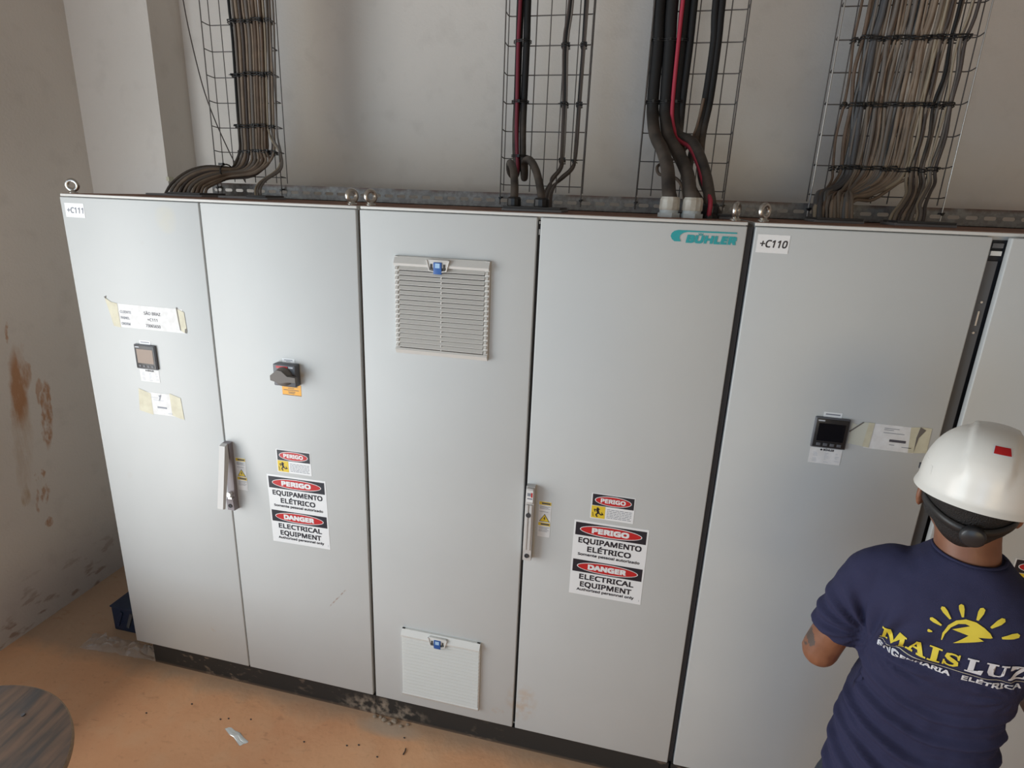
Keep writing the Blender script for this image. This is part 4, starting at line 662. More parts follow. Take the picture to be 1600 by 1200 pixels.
 ('D',0.006,'tan',[(2.784,0.593,4.3),(2.786,0.593,3.2),(2.786,0.593,2.815),(2.783,0.592,2.699),(2.786,0.592,2.5),(2.786,0.59,2.292),(2.775,0.57,2.244),(2.745,0.53,2.214),(2.708,0.47,2.199),(2.692,0.41,2.161),(2.692,0.38,2.1)]),
 ('D',0.006,'darkbrown',[(2.833,0.593,4.3),(2.83,0.593,3.2),(2.83,0.593,2.814),(2.826,0.592,2.698),(2.83,0.592,2.5),(2.828,0.59,2.293),(2.808,0.57,2.244),(2.769,0.53,2.21),(2.726,0.47,2.197),(2.708,0.41,2.162),(2.707,0.38,2.1)]),
 ('D',0.006,'tan',[(2.87,0.593,4.3),(2.874,0.593,3.2),(2.874,0.593,2.813),(2.869,0.592,2.697),(2.873,0.592,2.5),(2.871,0.59,2.294),(2.84,0.57,2.245),(2.793,0.53,2.205),(2.744,0.47,2.195),(2.723,0.41,2.162),(2.723,0.38,2.1)]),
 ('D',0.006,'blue',[(2.916,0.593,4.3),(2.918,0.593,3.2),(2.918,0.593,2.811),(2.912,0.592,2.696),(2.916,0.592,2.5),(2.912,0.59,2.295),(2.872,0.57,2.246),(2.816,0.53,2.201),(2.762,0.47,2.193),(2.739,0.41,2.163),(2.738,0.38,2.1)]),
 ('D',0.006,'grey',[(2.962,0.593,4.3),(2.961,0.593,3.2),(2.961,0.593,2.81),(2.954,0.592,2.695),(2.958,0.592,2.5),(2.954,0.59,2.296),(2.904,0.57,2.247),(2.84,0.53,2.197),(2.781,0.47,2.19),(2.754,0.41,2.163),(2.754,0.38,2.1)]),
 ('D',0.006,'brown',[(3.006,0.593,4.3),(3.003,0.593,3.2),(3.003,0.593,2.809),(2.996,0.592,2.695),(3.0,0.592,2.501),(2.995,0.59,2.297),(2.935,0.57,2.248),(2.863,0.53,2.193),(2.799,0.47,2.188),(2.77,0.41,2.164),(2.769,0.38,2.1)]),
 ('D',0.006,'tan',[(3.043,0.593,4.3),(3.045,0.593,3.2),(3.045,0.593,2.807),(3.037,0.592,2.694),(3.042,0.592,2.501),(3.035,0.59,2.298),(2.967,0.57,2.249),(2.886,0.53,2.189),(2.817,0.47,2.186),(2.785,0.41,2.164),(2.784,0.38,2.1)]),
]

ONES = ['', 'first', 'second', 'third', 'fourth', 'fifth', 'sixth', 'seventh', 'eighth', 'ninth', 'tenth', 'eleventh', 'twelfth', 'thirteenth', 'fourteenth', 'fifteenth', 'sixteenth', 'seventeenth', 'eighteenth', 'nineteenth']
def ordinal(n):
    if n < 20: return ONES[n]
    t, u = divmod(n, 10); base = {2: 'twent', 3: 'thirt', 4: 'fort', 5: 'fift'}[t]
    return base+'ieth' if u == 0 else base+'y-'+ONES[u]
def x_at(pts, z):
    for p, q in zip(pts, pts[1:]):
        if (p[2]-z)*(q[2]-z) <= 0 and p[2] != q[2]:
            t = (p[2]-z)/(p[2]-q[2]); return p[0]+(q[0]-p[0])*t, p[1]+(q[1]-p[1])*t
    return None
word = {'tan': 'tan', 'grey': 'grey', 'brown': 'brown', 'darkbrown': 'dark brown', 'beige': 'pale beige', 'black': 'black', 'taupe': 'taupe', 'blue': 'blue-grey', 'bluegrey': 'slate grey'}
FAM = {'A': 'corner', 'B': 'corner', 'D': 'wide', 'E': 'wide', 'small2': 'slim'}
rank = {}
for fam in ('corner', 'wide', 'slim'):
    idx = sorted([i for i, q in enumerate(CABLES) if FAM.get(q[0]) == fam], key=lambda i: x_at(CABLES[i][3], 2.7)[0])
    for k, i in enumerate(idx): rank[i] = ordinal(k+1)
INFO = {'A': ('%s cable, %s from left in corner tray, bending left', 'cables in the corner tray', 'signal_cable'),
        'B': ('%s thin cable, %s from left in corner tray, ending at right plate', 'cables in the corner tray', 'signal_cable'),
        'D': ('%s cable, %s from left in wide tray, bending left', 'cables in the wide tray', 'signal_cable'),
        'E': ('%s cable, %s from left in wide tray, ending at right plate', 'cables in the wide tray', 'signal_cable'),
        'small2': ('slim %s cable, %s of six from left in the second tray', 'slim cables of the second tray', 'signal_cable')}
seq = {'thick3': ['thickest black hose entering the left white gland', 'thick black hose entering the right white gland', 'thick black hose entering the black gland beside the white glands'],
       'slim3': ['black cable just right of the thick hoses in the third tray', 'left one of the two black cables at the right of the third tray', 'right one of the two black cables at the right of the third tray', 'small brown cable curling out between the thick hoses'],
       'thick2': ['left one of the two thick cables looping into black glands', 'right one of the two thick cables looping into black glands'],
       'red2': ['thin dark red wire tied onto the looped thick cables of the second tray'], 'red3': ['bright red wire running along the thick black hoses of the third tray'],
       'lone': ['single thin dark wire hanging diagonally beside the corner tray']}
NAME = {'thick3': 'power_hose', 'slim3': 'power_cable', 'thick2': 'power_cable', 'red2': 'red_wire', 'red3': 'red_wire', 'lone': 'loose_wire'}
GRP = {'thick3': 'thick black hoses of the third tray', 'slim3': 'cables behind the thick hoses', 'thick2': 'thick looped cables of the second tray'}
cnt = {}
for i, (grp, r, mk, pts) in enumerate(CABLES):
    b = MB(); b.tube(smooth_path(pts), r, 12 if r > 0.012 else 7)
    if grp in INFO:
        lab, gp, nm = INFO[grp]; tag(b.build(nm, CM[mk]), lab % (word[mk], rank[i]), 'cable', gp)
    else:
        k = cnt.get(grp, 0); cnt[grp] = k+1; tag(b.build(NAME[grp], CM[mk]), seq[grp][k], 'cable', GRP.get(grp))
# cable ties around neighbouring cables, one loop each
def ties(groups, z, size, where, grp, row):
    xs = sorted([(x_at(p, z)[0], r) for g_, r, m_, p in CABLES if g_ in groups and x_at(p, z)])
    i = 0; count = 0
    while i < len(xs):
        k = random.choice(size); c_ = [xs[i]]; j = i+1
        while j < len(xs) and len(c_) < k and xs[j][0]-xs[j-1][0] < 0.02: c_.append(xs[j]); j += 1
        a = c_[0][0]-c_[0][1]-0.002; e = c_[-1][0]+c_[-1][1]+0.002; dz = random.uniform(-0.004, 0.004); R_ = max(q[1] for q in c_)
        yf = 0.583-R_*1.0-0.008; yb = 0.601
        pts = [(a, yf+0.004, z+dz), (a+0.003, yf, z+dz+0.002), (e-0.003, yf, z+dz+0.002), (e, yf+0.004, z+dz), (e, yb-0.003, z-dz-0.004), (a, yb-0.003, z-dz-0.004), (a, yf+0.004, z+dz)]
        b = MB(); b.tube(pts, 0.0023, 6, 0, False); b.tube([(p_[0], p_[1]+0.001, p_[2]-0.0085) for p_ in pts], 0.0021, 6, 0, False); hx = random.choice([a, e]); b.box(hx-0.003, hx+0.003, yf-0.003, yf+0.004, z+dz-0.005, z+dz+0.004, 0)
        b.tube([(hx, yf, z+dz), (hx+random.uniform(-.01, .01), yf-0.012, z+dz-0.004)], 0.0012, 5)
        count += 1; tag(b.build('cable_tie', M_tie), 'black cable tie, %s from left in the %s row %s' % (ordinal(count), row, where), 'cable tie', grp)
        i = j
ROWS = ('lowest', 'second lowest', 'middle', 'upper', 'topmost')
for z, rw_ in zip((2.307, 2.41, 2.61, 2.81, 3.01), ROWS): ties(('A',), z, (2, 3, 3, 4), 'on the corner tray', 'ties on the corner tray', rw_)
for z, rw_ in zip((2.295, 2.5, 2.7, 2.9), ('lowest', 'second', 'third', 'topmost')): ties(('D', 'E'), z, (2, 3, 4), 'on the wide tray', 'ties on the wide tray', rw_)
for z, rw_ in zip((2.30, 2.5, 2.7), ('lowest', 'middle', 'upper')): ties(('small2',), z, (3,), 'round the slim cables', 'ties on the slim cables of the second tray', rw_)
def band(pts_c, z, rad, y, lab, grp):
    b = MB()
    for dz in (0, 0.006): b.tube([(pts_c+rad*math.cos(a), y+(rad*0.8)*math.sin(a), z+dz) for a in [2*math.pi*i/16 for i in range(17)]], 0.0018, 5, 0, False)
    b.box(pts_c-0.004, pts_c+0.004, y-rad*0.8-0.004, y-rad*0.8+0.002, z-0.002, z+0.008); tag(b.build('cable_tie', M_tie), lab, 'cable tie', grp)
for z in (2.305, 2.50, 2.705):
    xs = [x_at(p, z) for g_, r, m_, p in CABLES if g_ == 'thick2' and x_at(p, z)]
    band(sum(q[0] for q in xs)/len(xs), z, 0.033, 0.572, '%s black tie round both thick cables of the second tray' % {2.305: 'lowest', 2.50: 'middle', 2.705: 'uppermost'}[z], 'ties on the thick pair of the second tray')
for z in (2.50, 2.70, 2.9):
    for kk, (nm, rr) in enumerate((('thickest black hose', 0.0265), ('middle thick hose', 0.0265), ('third thick hose', 0.026))):
        pp = [p for g_, r, m_, p in CABLES if g_ == 'thick3'][kk]; q = x_at(pp, z)
        if q: band(q[0], z, rr, q[1], '%s black tie round the %s of the third tray' % ({2.50: 'lowest', 2.70: 'middle', 2.9: 'uppermost'}[z], nm), 'ties on the %s' % nm)
b = MB(); b.tube([(0.346+0.022*math.sin(a)*0.4, 0.50+0.03*math.sin(a), 2.218+0.028*math.cos(a)) for a in [2*math.pi*i/14 for i in range(15)]], 0.003, 6, 0, False); b.box(0.335, 0.355, 0.465, 0.48, 2.240, 2.25, 0); tag(b.build('cable_tie', M_tie), 'black tie binding the whole bent bundle above the first door', 'cable tie')

# ------------------------------------------------------------------ floor things
# wooden cable reel, lower left
rc = Vector((0.25, -1.000, 0.443)); rax = Vector((0, -0.10, 0.995)).normalized()
reel = thing('cable_reel', 'weathered wooden cable reel lying with its round face up in the lower left corner', 'reel', (rc.x, rc.y, 0))
def flange(c_, ax, name):
    b = MB(); r = 0.382
    b.lathe([(r-0.006, 0), (r, 0.004), (r, 0.018), (r-0.004, 0.022)], c_, ax, 96, 1, True)
    n0 = len(b.f); b.m[n0-1] = 0; b.m[n0-2] = 0; b.sm[n0-1] = False; b.sm[n0-2] = False
    return b.build(name, [M_wood, M_woodedge], reel)
flange(rc - rax*0.022, rax, 'flange'); flange(Vector((rc.x, rc.y+0.04, 0.002)), Vector((0, 0, 1)), 'flange')
b = MB(); b.tube([rc - rax*0.022, Vector((rc.x, rc.y+0.04, 0.024))], 0.17, 32); b.build('drum', M_wood, reel)
b = MB(); b.lathe([(0.03, 0), (0.03, 0.003)], rc - rax*0.001, rax, 20); b.build('axle_hole', M_gap, reel)
u_ = rax.orthogonal().normalized(); v_ = rax.cross(u_)
for a in (0.6, 1.55, 1.9, 2.4, 4.0, 5.4):
    b = MB(); b.lathe([(0.006, 0), (0.006, 0.003)], rc + (u_*math.cos(a)+v_*math.sin(a))*0.29, rax, 10); b.build('bolt_head', M_gap, reel)
# blue electric motor behind the left cabinet corner
mt = thing('electric_motor', 'dark blue electric motor on the floor behind the left cabinet corner', 'motor', (-0.1, 0.32, 0))
b = MB(); b.box(-0.275, -0.02, 0.132, 0.50, 0.0, 0.135, 0, 0.006); b.build('base_box', M_navyblue, mt)
b = MB(); b.box(-0.279, -0.016, 0.128, 0.505, 0.135, 0.142, 0, 0.002); b.build('base_lid', M_navyblue, mt)
for i in range(4):
    b = MB(); b.prism_axis([(-0.255+i*0.06, 0.035), (-0.24+i*0.06, 0.03), (-0.205+i*0.06, 0.115), (-0.22+i*0.06, 0.12)], 0.126, 0.133, 'y'); b.build('rib', M_darkgrey if i == 1 else M_navyblue, mt)
b = MB(); b.lathe([(0.09, 0), (0.115, 0.01), (0.12, 0.03), (0.12, 0.14), (0.10, 0.16)], (-0.19, 0.33, 0.262), (1, 0, 0), 32); b.build('motor_housing', M_navyblue, mt)
for i in range(14):
    a = 2*math.pi*i/14; b = MB(); cy, cz = 0.33+0.118*math.cos(a), 0.262+0.118*math.sin(a)
    b.tube([(-0.16, cy, cz), (-0.05, cy, cz)], 0.005, 4); b.build('cooling_fin', M_navyblue, mt)
# crumpled clear plastic and grey rubble by the plinth corner
def crumple(name, pts, z, amp, m, seed, nx=16, ny=8):
    noise_o = seed*7.3; vs = []
    (ax, ay), (bx, by), (cx, cy), (dx, dy) = pts
    for j in range(ny+1):
        for i in range(nx+1):
            s_, t_ = i/nx, j/ny; x = (ax*(1-s_)+bx*s_)*(1-t_)+(dx*(1-s_)+cx*s_)*t_; y = (ay*(1-s_)+by*s_)*(1-t_)+(dy*(1-s_)+cy*s_)*t_
            h = noise.noise(Vector((x*28+noise_o, y*28, 0))) ; h2 = noise.noise(Vector((x*70+noise_o, y*70, 3)))
            e = min(s_, 1-s_, t_, 1-t_)*6; vs.append((x+h2*0.01, y+h*0.01, z+0.001+amp*min(1, e+0.15)*abs(h+h2*0.6)))
    fs = [(j*(nx+1)+i, j*(nx+1)+i+1, (j+1)*(nx+1)+i+1, (j+1)*(nx+1)+i) for j in range(ny) for i in range(nx)]
    b = MB(); b.add(vs, fs, 0); return b.build(name, m)
o = crumple('plastic_film', [(-0.33, -0.02), (0.09, 0.005), (0.08, 0.085), (-0.34, 0.08)], 0.0, 0.05, M_clear, 1, 26, 9); tag(o, 'crumpled dusty clear plastic film on the floor by the left plinth corner', 'plastic film')
o = crumple('plastic_film', [(-0.02, 0.02), (0.082, 0.012), (0.082, 0.06), (-0.02, 0.07)], 0.012, 0.085, M_clear, 2, 14, 8); tag(o, 'small upright fold of clear plastic tucked against the left plinth end', 'plastic film')
o = crumple('plastic_wrapper', [(0.640, -0.235), (0.655, -0.215), (0.765, -0.255), (0.752, -0.285)], 0.0, 0.006, M_foil, 3, 10, 4); tag(o, 'small silvery plastic wrapper lying alone on the brown floor', 'wrapper')
for i, (x, y, r) in enumerate([(1.255, -0.018, 0.012), (1.285, -0.03, 0.010), (1.30, -0.014, 0.014), (1.335, -0.028, 0.009), (1.235, -0.008, 0.008), (1.21, -0.012, 0.010), (1.36, -0.012, 0.007)]):
    b = MB(); b.ellipsoid((x, y, r*0.5), r, r*0.8, r*0.6, 0, 8, 5)
    b.v = [tuple(Vector(p) + Vector((noise.noise(Vector(p)*90), noise.noise(Vector(p)*90+Vector((5, 0, 0))), 0))*r*0.3) for p in b.v]; b.sm = [False]*len(b.sm)
    tag(b.build('mortar_lump', M_stone), 'small grey mortar lump on the floor at the joint between first plinths', 'rubble', 'mortar lumps by the plinth joint')
random.seed(9)
for (x, y) in ((0.712, -0.162), (0.59, -0.195), (0.62, -0.183), (0.42, -0.16), (0.985, -0.20), (1.205, -0.155), (1.30, -0.185), (1.37, -0.075), (1.16, -0.17), (0.27, -0.25)):
    b = MB(); b.ellipsoid((x, y, 0.002), 0.0045, 0.003, 0.0025, 0, 8, 5); tag(b.build('pebble', M_gap), 'tiny dark pebble on the open brown floor before the cabinets', 'pebble', 'dark pebbles on the floor')
b = MB(); b.tube([(1.395, -0.12, 0.003), (1.398, -0.135, 0.004), (1.396, -0.15, 0.003)], 0.0022, 5); tag(b.build('twig', M_gap), 'short dark twig on the floor below the lower vent', 'twig')

# ------------------------------------------------------------------ the man in the white helmet
PO = Vector((2.845, -0.575, 0)); PYAW = R(-20)
person = thing('person', 'man in white hard hat and navy printed T-shirt, seen from behind, facing the cabinets', 'person', PO)
person.rotation_euler = (0, 0, PYAW)
def pbuild(me, name, parent, mats=None, label=None):
    o = bpy.data.objects.new(name, me); COL.objects.link(o); o.parent = parent; ROOT[o.name] = (0, 0, 0)
    if label: o['label'] = label
    return o
def remesh(mb, name, mats, voxel, smooth_n, pre=None):
    me = mb.mesh(name, [mats[0]]); o = bpy.data.objects.new(name, me); COL.objects.link(o)
    m = o.modifiers.new('r', 'REMESH'); m.mode = 'VOXEL'; m.voxel_size = voxel; m.use_smooth_shade = True
    if smooth_n: k = o.modifiers.new('s', 'SMOOTH'); k.iterations = smooth_n; k.factor = 0.5
    dg = bpy.context.evaluated_depsgraph_get(); me2 = bpy.data.meshes.new_from_object(o.evaluated_get(dg)); bpy.data.objects.remove(o)
    me2.name = name; me2.materials.clear()
    for mm in mats: me2.materials.append(mm)
    return me2
X, Y_, Z = (1, 0, 0), (0, 1, 0), (0, 0, 1)
def limb(b, pts, rs, n=16):
    # subdivided so that radii vary smoothly
    P = smooth_path(pts, 5); k = len(P)-1; L = [0]
    for i in range(k): L.append(L[-1]+(P[i+1]-P[i]).length)
    Q = [Vector(p) for p in pts]; LQ = [0]
    for i in range(len(Q)-1): LQ.append(LQ[-1]+(Q[i+1]-Q[i]).length)
    rr = []
    for l in L:
        l = l/L[-1]*LQ[-1]
        for i in range(len(LQ)-1):
            if l <= LQ[i+1]+1e-6: t = (l-LQ[i])/(LQ[i+1]-LQ[i]); rr.append(rs[i]+(rs[i+1]-rs[i])*t); break
        else: rr.append(rs[-1])
    b.tube(P, 0, n, 0, True, rr)
    b.ellipsoid(P[0], rr[0], rr[0], rr[0], 0, 12, 8); b.ellipsoid(P[-1], rr[-1], rr[-1], rr[-1], 0, 12, 8)
def hand(b, wrist, fwd, side, palm_n):
    wrist, fwd, side, pn = Vector(wrist), Vector(fwd).normalized(), Vector(side).normalized(), Vector(palm_n).normalized()
    for k in range(4):   # palm made of four overlapping metacarpals
        s0 = (k-1.5)*0.019; b.tube([wrist + side*s0*0.6 + fwd*0.005, wrist + side*s0 + fwd*0.085], 0, 8, 0, True, [0.015, 0.0125])
    for k, L_ in enumerate((0.072, 0.080, 0.074, 0.058)):
        s0 = (k-1.5)*0.0215; p = wrist + side*s0 + fwd*0.085; d = fwd; pts = [p]
        for seg, bend in ((0.45, 0.35), (0.30, 0.75), (0.25, 1.1)):
            d = (fwd*math.cos(bend) + pn*math.sin(bend)).normalized(); p = p + d*L_*seg; pts.append(p)
        limb(b, pts, [0.0092, 0.0088, 0.0082, 0.0072], 8)
    th = wrist + fwd*0.02 - side*0.022; limb(b, [th, th + fwd*0.030 - side*0.026 + pn*0.012, th + fwd*0.058 - side*0.034 + pn*0.026, th + fwd*0.078 - side*0.030 + pn*0.038], [0.015, 0.0125, 0.0105, 0.0085], 8)
bd = MB()
HC = Vector((-0.008, 0.005, 1.625))
bd.loft([((-0.008, 0.03, 1.505), X, Y_, 0.030, 0.035, 2.2), ((-0.008, 0.025, 1.525), X, Y_, 0.052, 0.072, 2.3), ((-0.008, 0.012, 1.555), X, Y_, 0.066, 0.088, 2.4), ((-0.008, 0.004, 1.60), X, Y_, 0.073, 0.094, 2.3), ((-0.008, 0.0, 1.64), X, Y_, 0.075, 0.096, 2.2), ((-0.008, -0.002, 1.68), X, Y_, 0.068, 0.088, 2.2), ((-0.008, -0.002, 1.71), X, Y_, 0.048, 0.062, 2.1), ((-0.008, -0.002, 1.725), X, Y_, 0.018, 0.022, 2.0)])
bd.tube([(-0.008, 0.098, 1.635), (-0.008, 0.112, 1.605), (-0.008, 0.108, 1.598)], 0, 8, 0, True, [0.008, 0.014, 0.012])   # nose
bd.ellipsoid((-0.008, 0.094, 1.570), 0.024, 0.010, 0.006); bd.ellipsoid((-0.008, 0.093, 1.560), 0.021, 0.010, 0.006)           # lips
bd.ellipsoid((-0.008, 0.085, 1.528), 0.022, 0.020, 0.018); bd.ellipsoid((-0.008, 0.088, 1.655), 0.055, 0.012, 0.008)           # chin, brow
for sx in (-1, 1):
    rot = Matrix.Rotation(sx*0.35, 3, 'Z'); bd.ellipsoid((-0.008+sx*0.080, -0.004, 1.588), 0.008, 0.020, 0.032, 0, 14, 10, rot); bd.ellipsoid((-0.008+sx*0.074, 0.006, 1.588), 0.010, 0.012, 0.024)
bd.loft([((0.015, -0.03, 1.40), X, Y_, 0.075, 0.055, 2), ((0.013, -0.03, 1.45), X, Y_, 0.062, 0.056, 2), ((0.008, -0.026, 1.49), X, Y_, 0.0575, 0.057, 2), ((0.002, -0.018, 1.53), X, Y_, 0.056, 0.057, 2), ((-0.004, -0.008, 1.575), X, Y_, 0.056, 0.060, 2), ((-0.006, 0.0, 1.60), X, Y_, 0.05, 0.06, 2)])
bd.loft([((0.015, -0.01, 0.80), X, Y_, 0.112, 0.080, 2.4), ((0.012, -0.005, 1.0), X, Y_, 0.112, 0.076, 2.4), ((0.012, -0.008, 1.2), X, Y_, 0.120, 0.082, 2.4), ((0.012, -0.014, 1.33), X, Y_, 0.125, 0.085, 2.4), ((0.012, -0.02, 1.39), X, Y_, 0.105, 0.066, 2.3), ((0.012, -0.02, 1.45), X, Y_, 0.06, 0.055, 2)])
for sx in (-1, 1):
    cx = 0.012
    limb(bd, [(cx+sx*0.062, -0.008, 0.82), (cx+sx*0.090, 0.003, 0.52), (cx+sx*0.10, -0.01, 0.28), (cx+sx*0.10, -0.01, 0.10)], [0.066, 0.052, 0.048, 0.036])
    limb(bd, [(cx+sx*0.10, -0.02, 0.055), (cx+sx*0.105, 0.10, 0.04), (cx+sx*0.11, 0.17, 0.03)], [0.036, 0.034, 0.024])
# left arm: elbow low, forearm forward; right arm mirrored, a little more forward
limb(bd, [(-0.125, -0.015, 1.380), (-0.168, -0.010, 1.25), (-0.203, 0.0, 1.125)], [0.036, 0.040, 0.0405]); limb(bd, [(-0.203, 0.0, 1.120), (-0.190, 0.06, 1.128), (-0.150, 0.20, 1.165), (-0.125, 0.25, 1.18)], [0.0415, 0.043, 0.030, 0.027])
hand(bd, (-0.122, 0.255, 1.183), (0.25, 0.93, 0.2), (-0.93, 0.25, 0.1), (0.2, 0.1, -0.95))
limb(bd, [(0.150, -0.012, 1.380), (0.196, 0.025, 1.25), (0.225, 0.075, 1.14)], [0.036, 0.040, 0.0405]); limb(bd, [(0.225, 0.075, 1.135), (0.212, 0.13, 1.15), (0.165, 0.26, 1.20), (0.145, 0.31, 1.22)], [0.0415, 0.043, 0.030, 0.027])
hand(bd, (0.143, 0.315, 1.222), (-0.2, 0.95, 0.2), (0.95, 0.2, 0.1), (-0.2, 0.1, -0.95))
me = remesh(bd, 'body', [M_skin, M_tattoo], 0.0042, 6)
for p in me.polygons:   # faded tattoo on the outside of the left upper arm
    c_ = p.center
    if (c_.x+0.235)**2/0.0006 + (c_.z-1.155)**2/0.0005 + (c_.y+0.015)**2/0.0009 < 1 and noise.noise(c_*60) > -0.25: p.material_index = 1
body = pbuild(me, 'body', person)
for sx in (-1, 1):
    b = MB(); b.ellipsoid((-0.008+sx*0.030, 0.084, 1.632), 0.012, 0.012, 0.011, 0, 12, 8); b.ellipsoid((-0.008+sx*0.030, 0.0935, 1.632), 0.005, 0.0035, 0.005, 1, 10, 6); pbuild(b.mesh('eye', [M_eyeball, M_hair]), 'eye', person)
# hair: thin layer over the back of the head down to the nape
b = MB(); prof = [(1.522, 0.048, 0.074, 0.004), (1.54, 0.060, 0.086, 0.002), (1.56, 0.068, 0.094, 0.0), (1.60, 0.0765, 0.100, -0.002), (1.64, 0.0785, 0.102, -0.003), (1.68, 0.072, 0.094, -0.004), (1.712, 0.051, 0.067, -0.003), (1.728, 0.020, 0.025, -0.002)]
n = 40; vs = []; fs = []
for (z, rx, ry, yc) in prof:
    for j in range(n+1):
        a = math.pi + R(-12) + (math.pi + R(24))*j/n if z < 1.65 else math.pi - 0.9 + (math.pi+1.8)*j/n
        zz = z + (0.018*abs(math.cos(a))**2 if z < 1.55 else 0); vs.append((-0.008+rx*math.cos(a), yc+ry*math.sin(a), zz))
for i in range(len(prof)-1):
    for j in range(n): fs.append((i*(n+1)+j, i*(n+1)+j+1, (i+1)*(n+1)+j+1, (i+1)*(n+1)+j))
b.add(vs, fs, 0, True); hair = pbuild(b.mesh('hair', [M_hair]), 'hair', person, None, 'short black hair cropped at the nape')
md = hair.modifiers.new('thick', 'SOLIDIFY'); md.thickness = 0.006; md.offset = 0.5

# hard hat: shell with flared rim and raised crown ribs
def hat_point(a, t, off=0.0):
    # a: angle (0 = right, pi/2 = front), t: 0 rim .. 1 crown
    rx, ry = 0.1035, 0.130; z0 = 1.622; H = 0.128
    ca, sa = math.cos(a), math.sin(a); th = t*math.pi/2
    prof = math.cos(th)**0.82
    z = z0 + H*math.sin(th)**0.92
    x = rx*ca*prof; y = ry*sa*prof
    q = Vector((x/rx, y/ry)).length
    rid = 0.0
    if z > z0+0.035:
        k = min(1, (z-z0-0.035)/0.035); ax = abs(x)
        rid = k*0.0055*(1 - min(1, max(0, (ax-0.034)/0.004)))
        rid += k*0.0030*math.exp(-((ax-0.066)/0.006)**2)*0.0
    nrm = Vector((ca*prof/rx, sa*prof/ry, math.sin(th)/H)).normalized()
    return Vector((x, y, z)) + nrm*(rid+off)
b = MB(); n = 96; rows = 26; vs = []; fs = []
def rimz(a):   # the rim dips at the sides, lifts to the back
    return 0.010*abs(math.cos(a))**2*0.5
for i in range(-3, rows+1):
    for j in range(n):
        a = 2*math.pi*j/n
        if i < 0:
            q = -i/3; p = hat_point(a, 0); peak = 0.026*max(0, math.sin(a))**2; f_ = 1+0.05*q; p = Vector((p.x*f_, p.y*f_ + peak*q*(1 if math.sin(a) > 0 else 0), p.z - 0.012*q - rimz(a)*q))
        else: p = hat_point(a, min(i/rows, 0.999))
        vs.append(p)
vs2 = [p - (p-Vector((0, 0, 1.64))).normalized()*0.003 for p in vs]
K = rows+4; fs = [(i*n+j, i*n+(j+1) % n, (i+1)*n+(j+1) % n, (i+1)*n+j) for i in range(K-1) for j in range(n)]
b.add(vs, fs, 0, True); b.add(vs2, [f[::-1] for f in fs], 0, True); b.add([vs[j] for j in range(n)] + [vs2[j] for j in range(n)], [(j, (j+1) % n, n+(j+1) % n, n+j) for j in range(n)], 0, True)
b.add(vs[-n:], [tuple(range(n))], 0, True)
HOFF = Vector((0.003, 0.010, 0.0)); TILT = Matrix.Translation(HOFF) @ Matrix.Translation((0, 0, 1.65)) @ Matrix.Rotation(R(-4), 4, 'X') @ Matrix.Rotation(R(1.5), 4, 'Y') @ Matrix.Rotation(R(-6), 4, 'Z') @ Matrix.Translation((0, 0, -1.65))
b.transform(TILT); hat = pbuild(b.mesh('hard_hat', [M_hat]), 'hard_hat', person, None, 'white hard hat with a small red reflective sticker at the back')
def patch(fn, u0, u1, v0, v1, nu, nv, name, m, off, thick=0.0008, label=None):
    b = MB(); vs = [TILT @ fn(u0+(u1-u0)*i/nu, v0+(v1-v0)*j/nv, off) for j in range(nv+1) for i in range(nu+1)]
    b.add(vs, [(j*(nu+1)+i, j*(nu+1)+i+1, (j+1)*(nu+1)+i+1, (j+1)*(nu+1)+i) for j in range(nv) for i in range(nu)], 0, True)
    return pbuild(b.mesh(name, [m]), name, hat, None, label)
back = -math.pi/2
patch(hat_point, back-0.01, back+0.36, 0.50, 0.62, 6, 6, 'sticker_edge', M_white, 0.0006, label='white border of the sticker')
patch(hat_point, back+0.01, back+0.34, 0.512, 0.608, 6, 6, 'reflective_sticker', M_red, 0.0012, label='small red reflective sticker')
for sx in (-1, 1):   # slot bumps on the sides
    b = MB(); aa = math.pi if sx < 0 else 0
    p = [TILT @ hat_point(aa+d, t, 0.001) for d, t in ((0.30*sx*-1*-1, 0.05), (0.30, 0.12), (0.12, 0.14), (0.08, 0.06))]
    pts = [TILT @ hat_point(aa + (d if sx < 0 else -d), t, -0.0012) for d, t in ((0.35, 0.20), (0.62, 0.16), (0.66, 0.09))]
    b.tube(pts, 0.0022, 6); pbuild(b.mesh('side_rib', [M_hat]), 'side_rib', hat)
    b = MB(); c_ = TILT @ (hat_point(aa, 0.06, 0.0)); b.box(c_.x-0.003, c_.x+0.003, c_.y-0.004, c_.y+0.004, c_.z-0.008, c_.z+0.004, 0, 0.001); pbuild(b.mesh('accessory_slot', [M_gap]), 'accessory_slot', hat)
# headband strap with ratchet knob round the back of the head
b = MB(); sp = []
for zoff, rr in ((0, 1.0),):
    for j in range(25):
        a = math.pi + R(-5) + (math.pi+R(10))*j/24; sp.append((-0.008+0.079*math.cos(a), -0.002+0.103*math.sin(a), 1.597 - 0.026*abs(math.sin(a))**1.5))
vs = []; H_ = 0.009
for p in sp:
    c2 = Vector((p[0]+0.008, p[1], 0)).normalized()
    for dz, dr in ((-H_, 0), (H_, 0), (H_, 0.004), (-H_, 0.004)): vs.append((p[0]+c2.x*dr, p[1]+c2.y*dr, p[2]+dz))
b.add(vs, [(i*4+k, i*4+(k+1) % 4, (i+1)*4+(k+1) % 4, (i+1)*4+k) for i in range(24) for k in range(4)], 0, True); pbuild(b.mesh('headband', [M_band]), 'headband', hat, None, 'black plastic headband strap')
b = MB(); b.lathe([(0.019, 0), (0.021, 0.004), (0.021, 0.014), (0.017, 0.018), (0.0, 0.018)], (-0.004, -0.108, 1.568), (0.0, -1, -0.1), 24); pbuild(b.mesh('ratchet_knob', [M_plastic]), 'ratchet_knob', hat, None, 'round black ratchet knob')

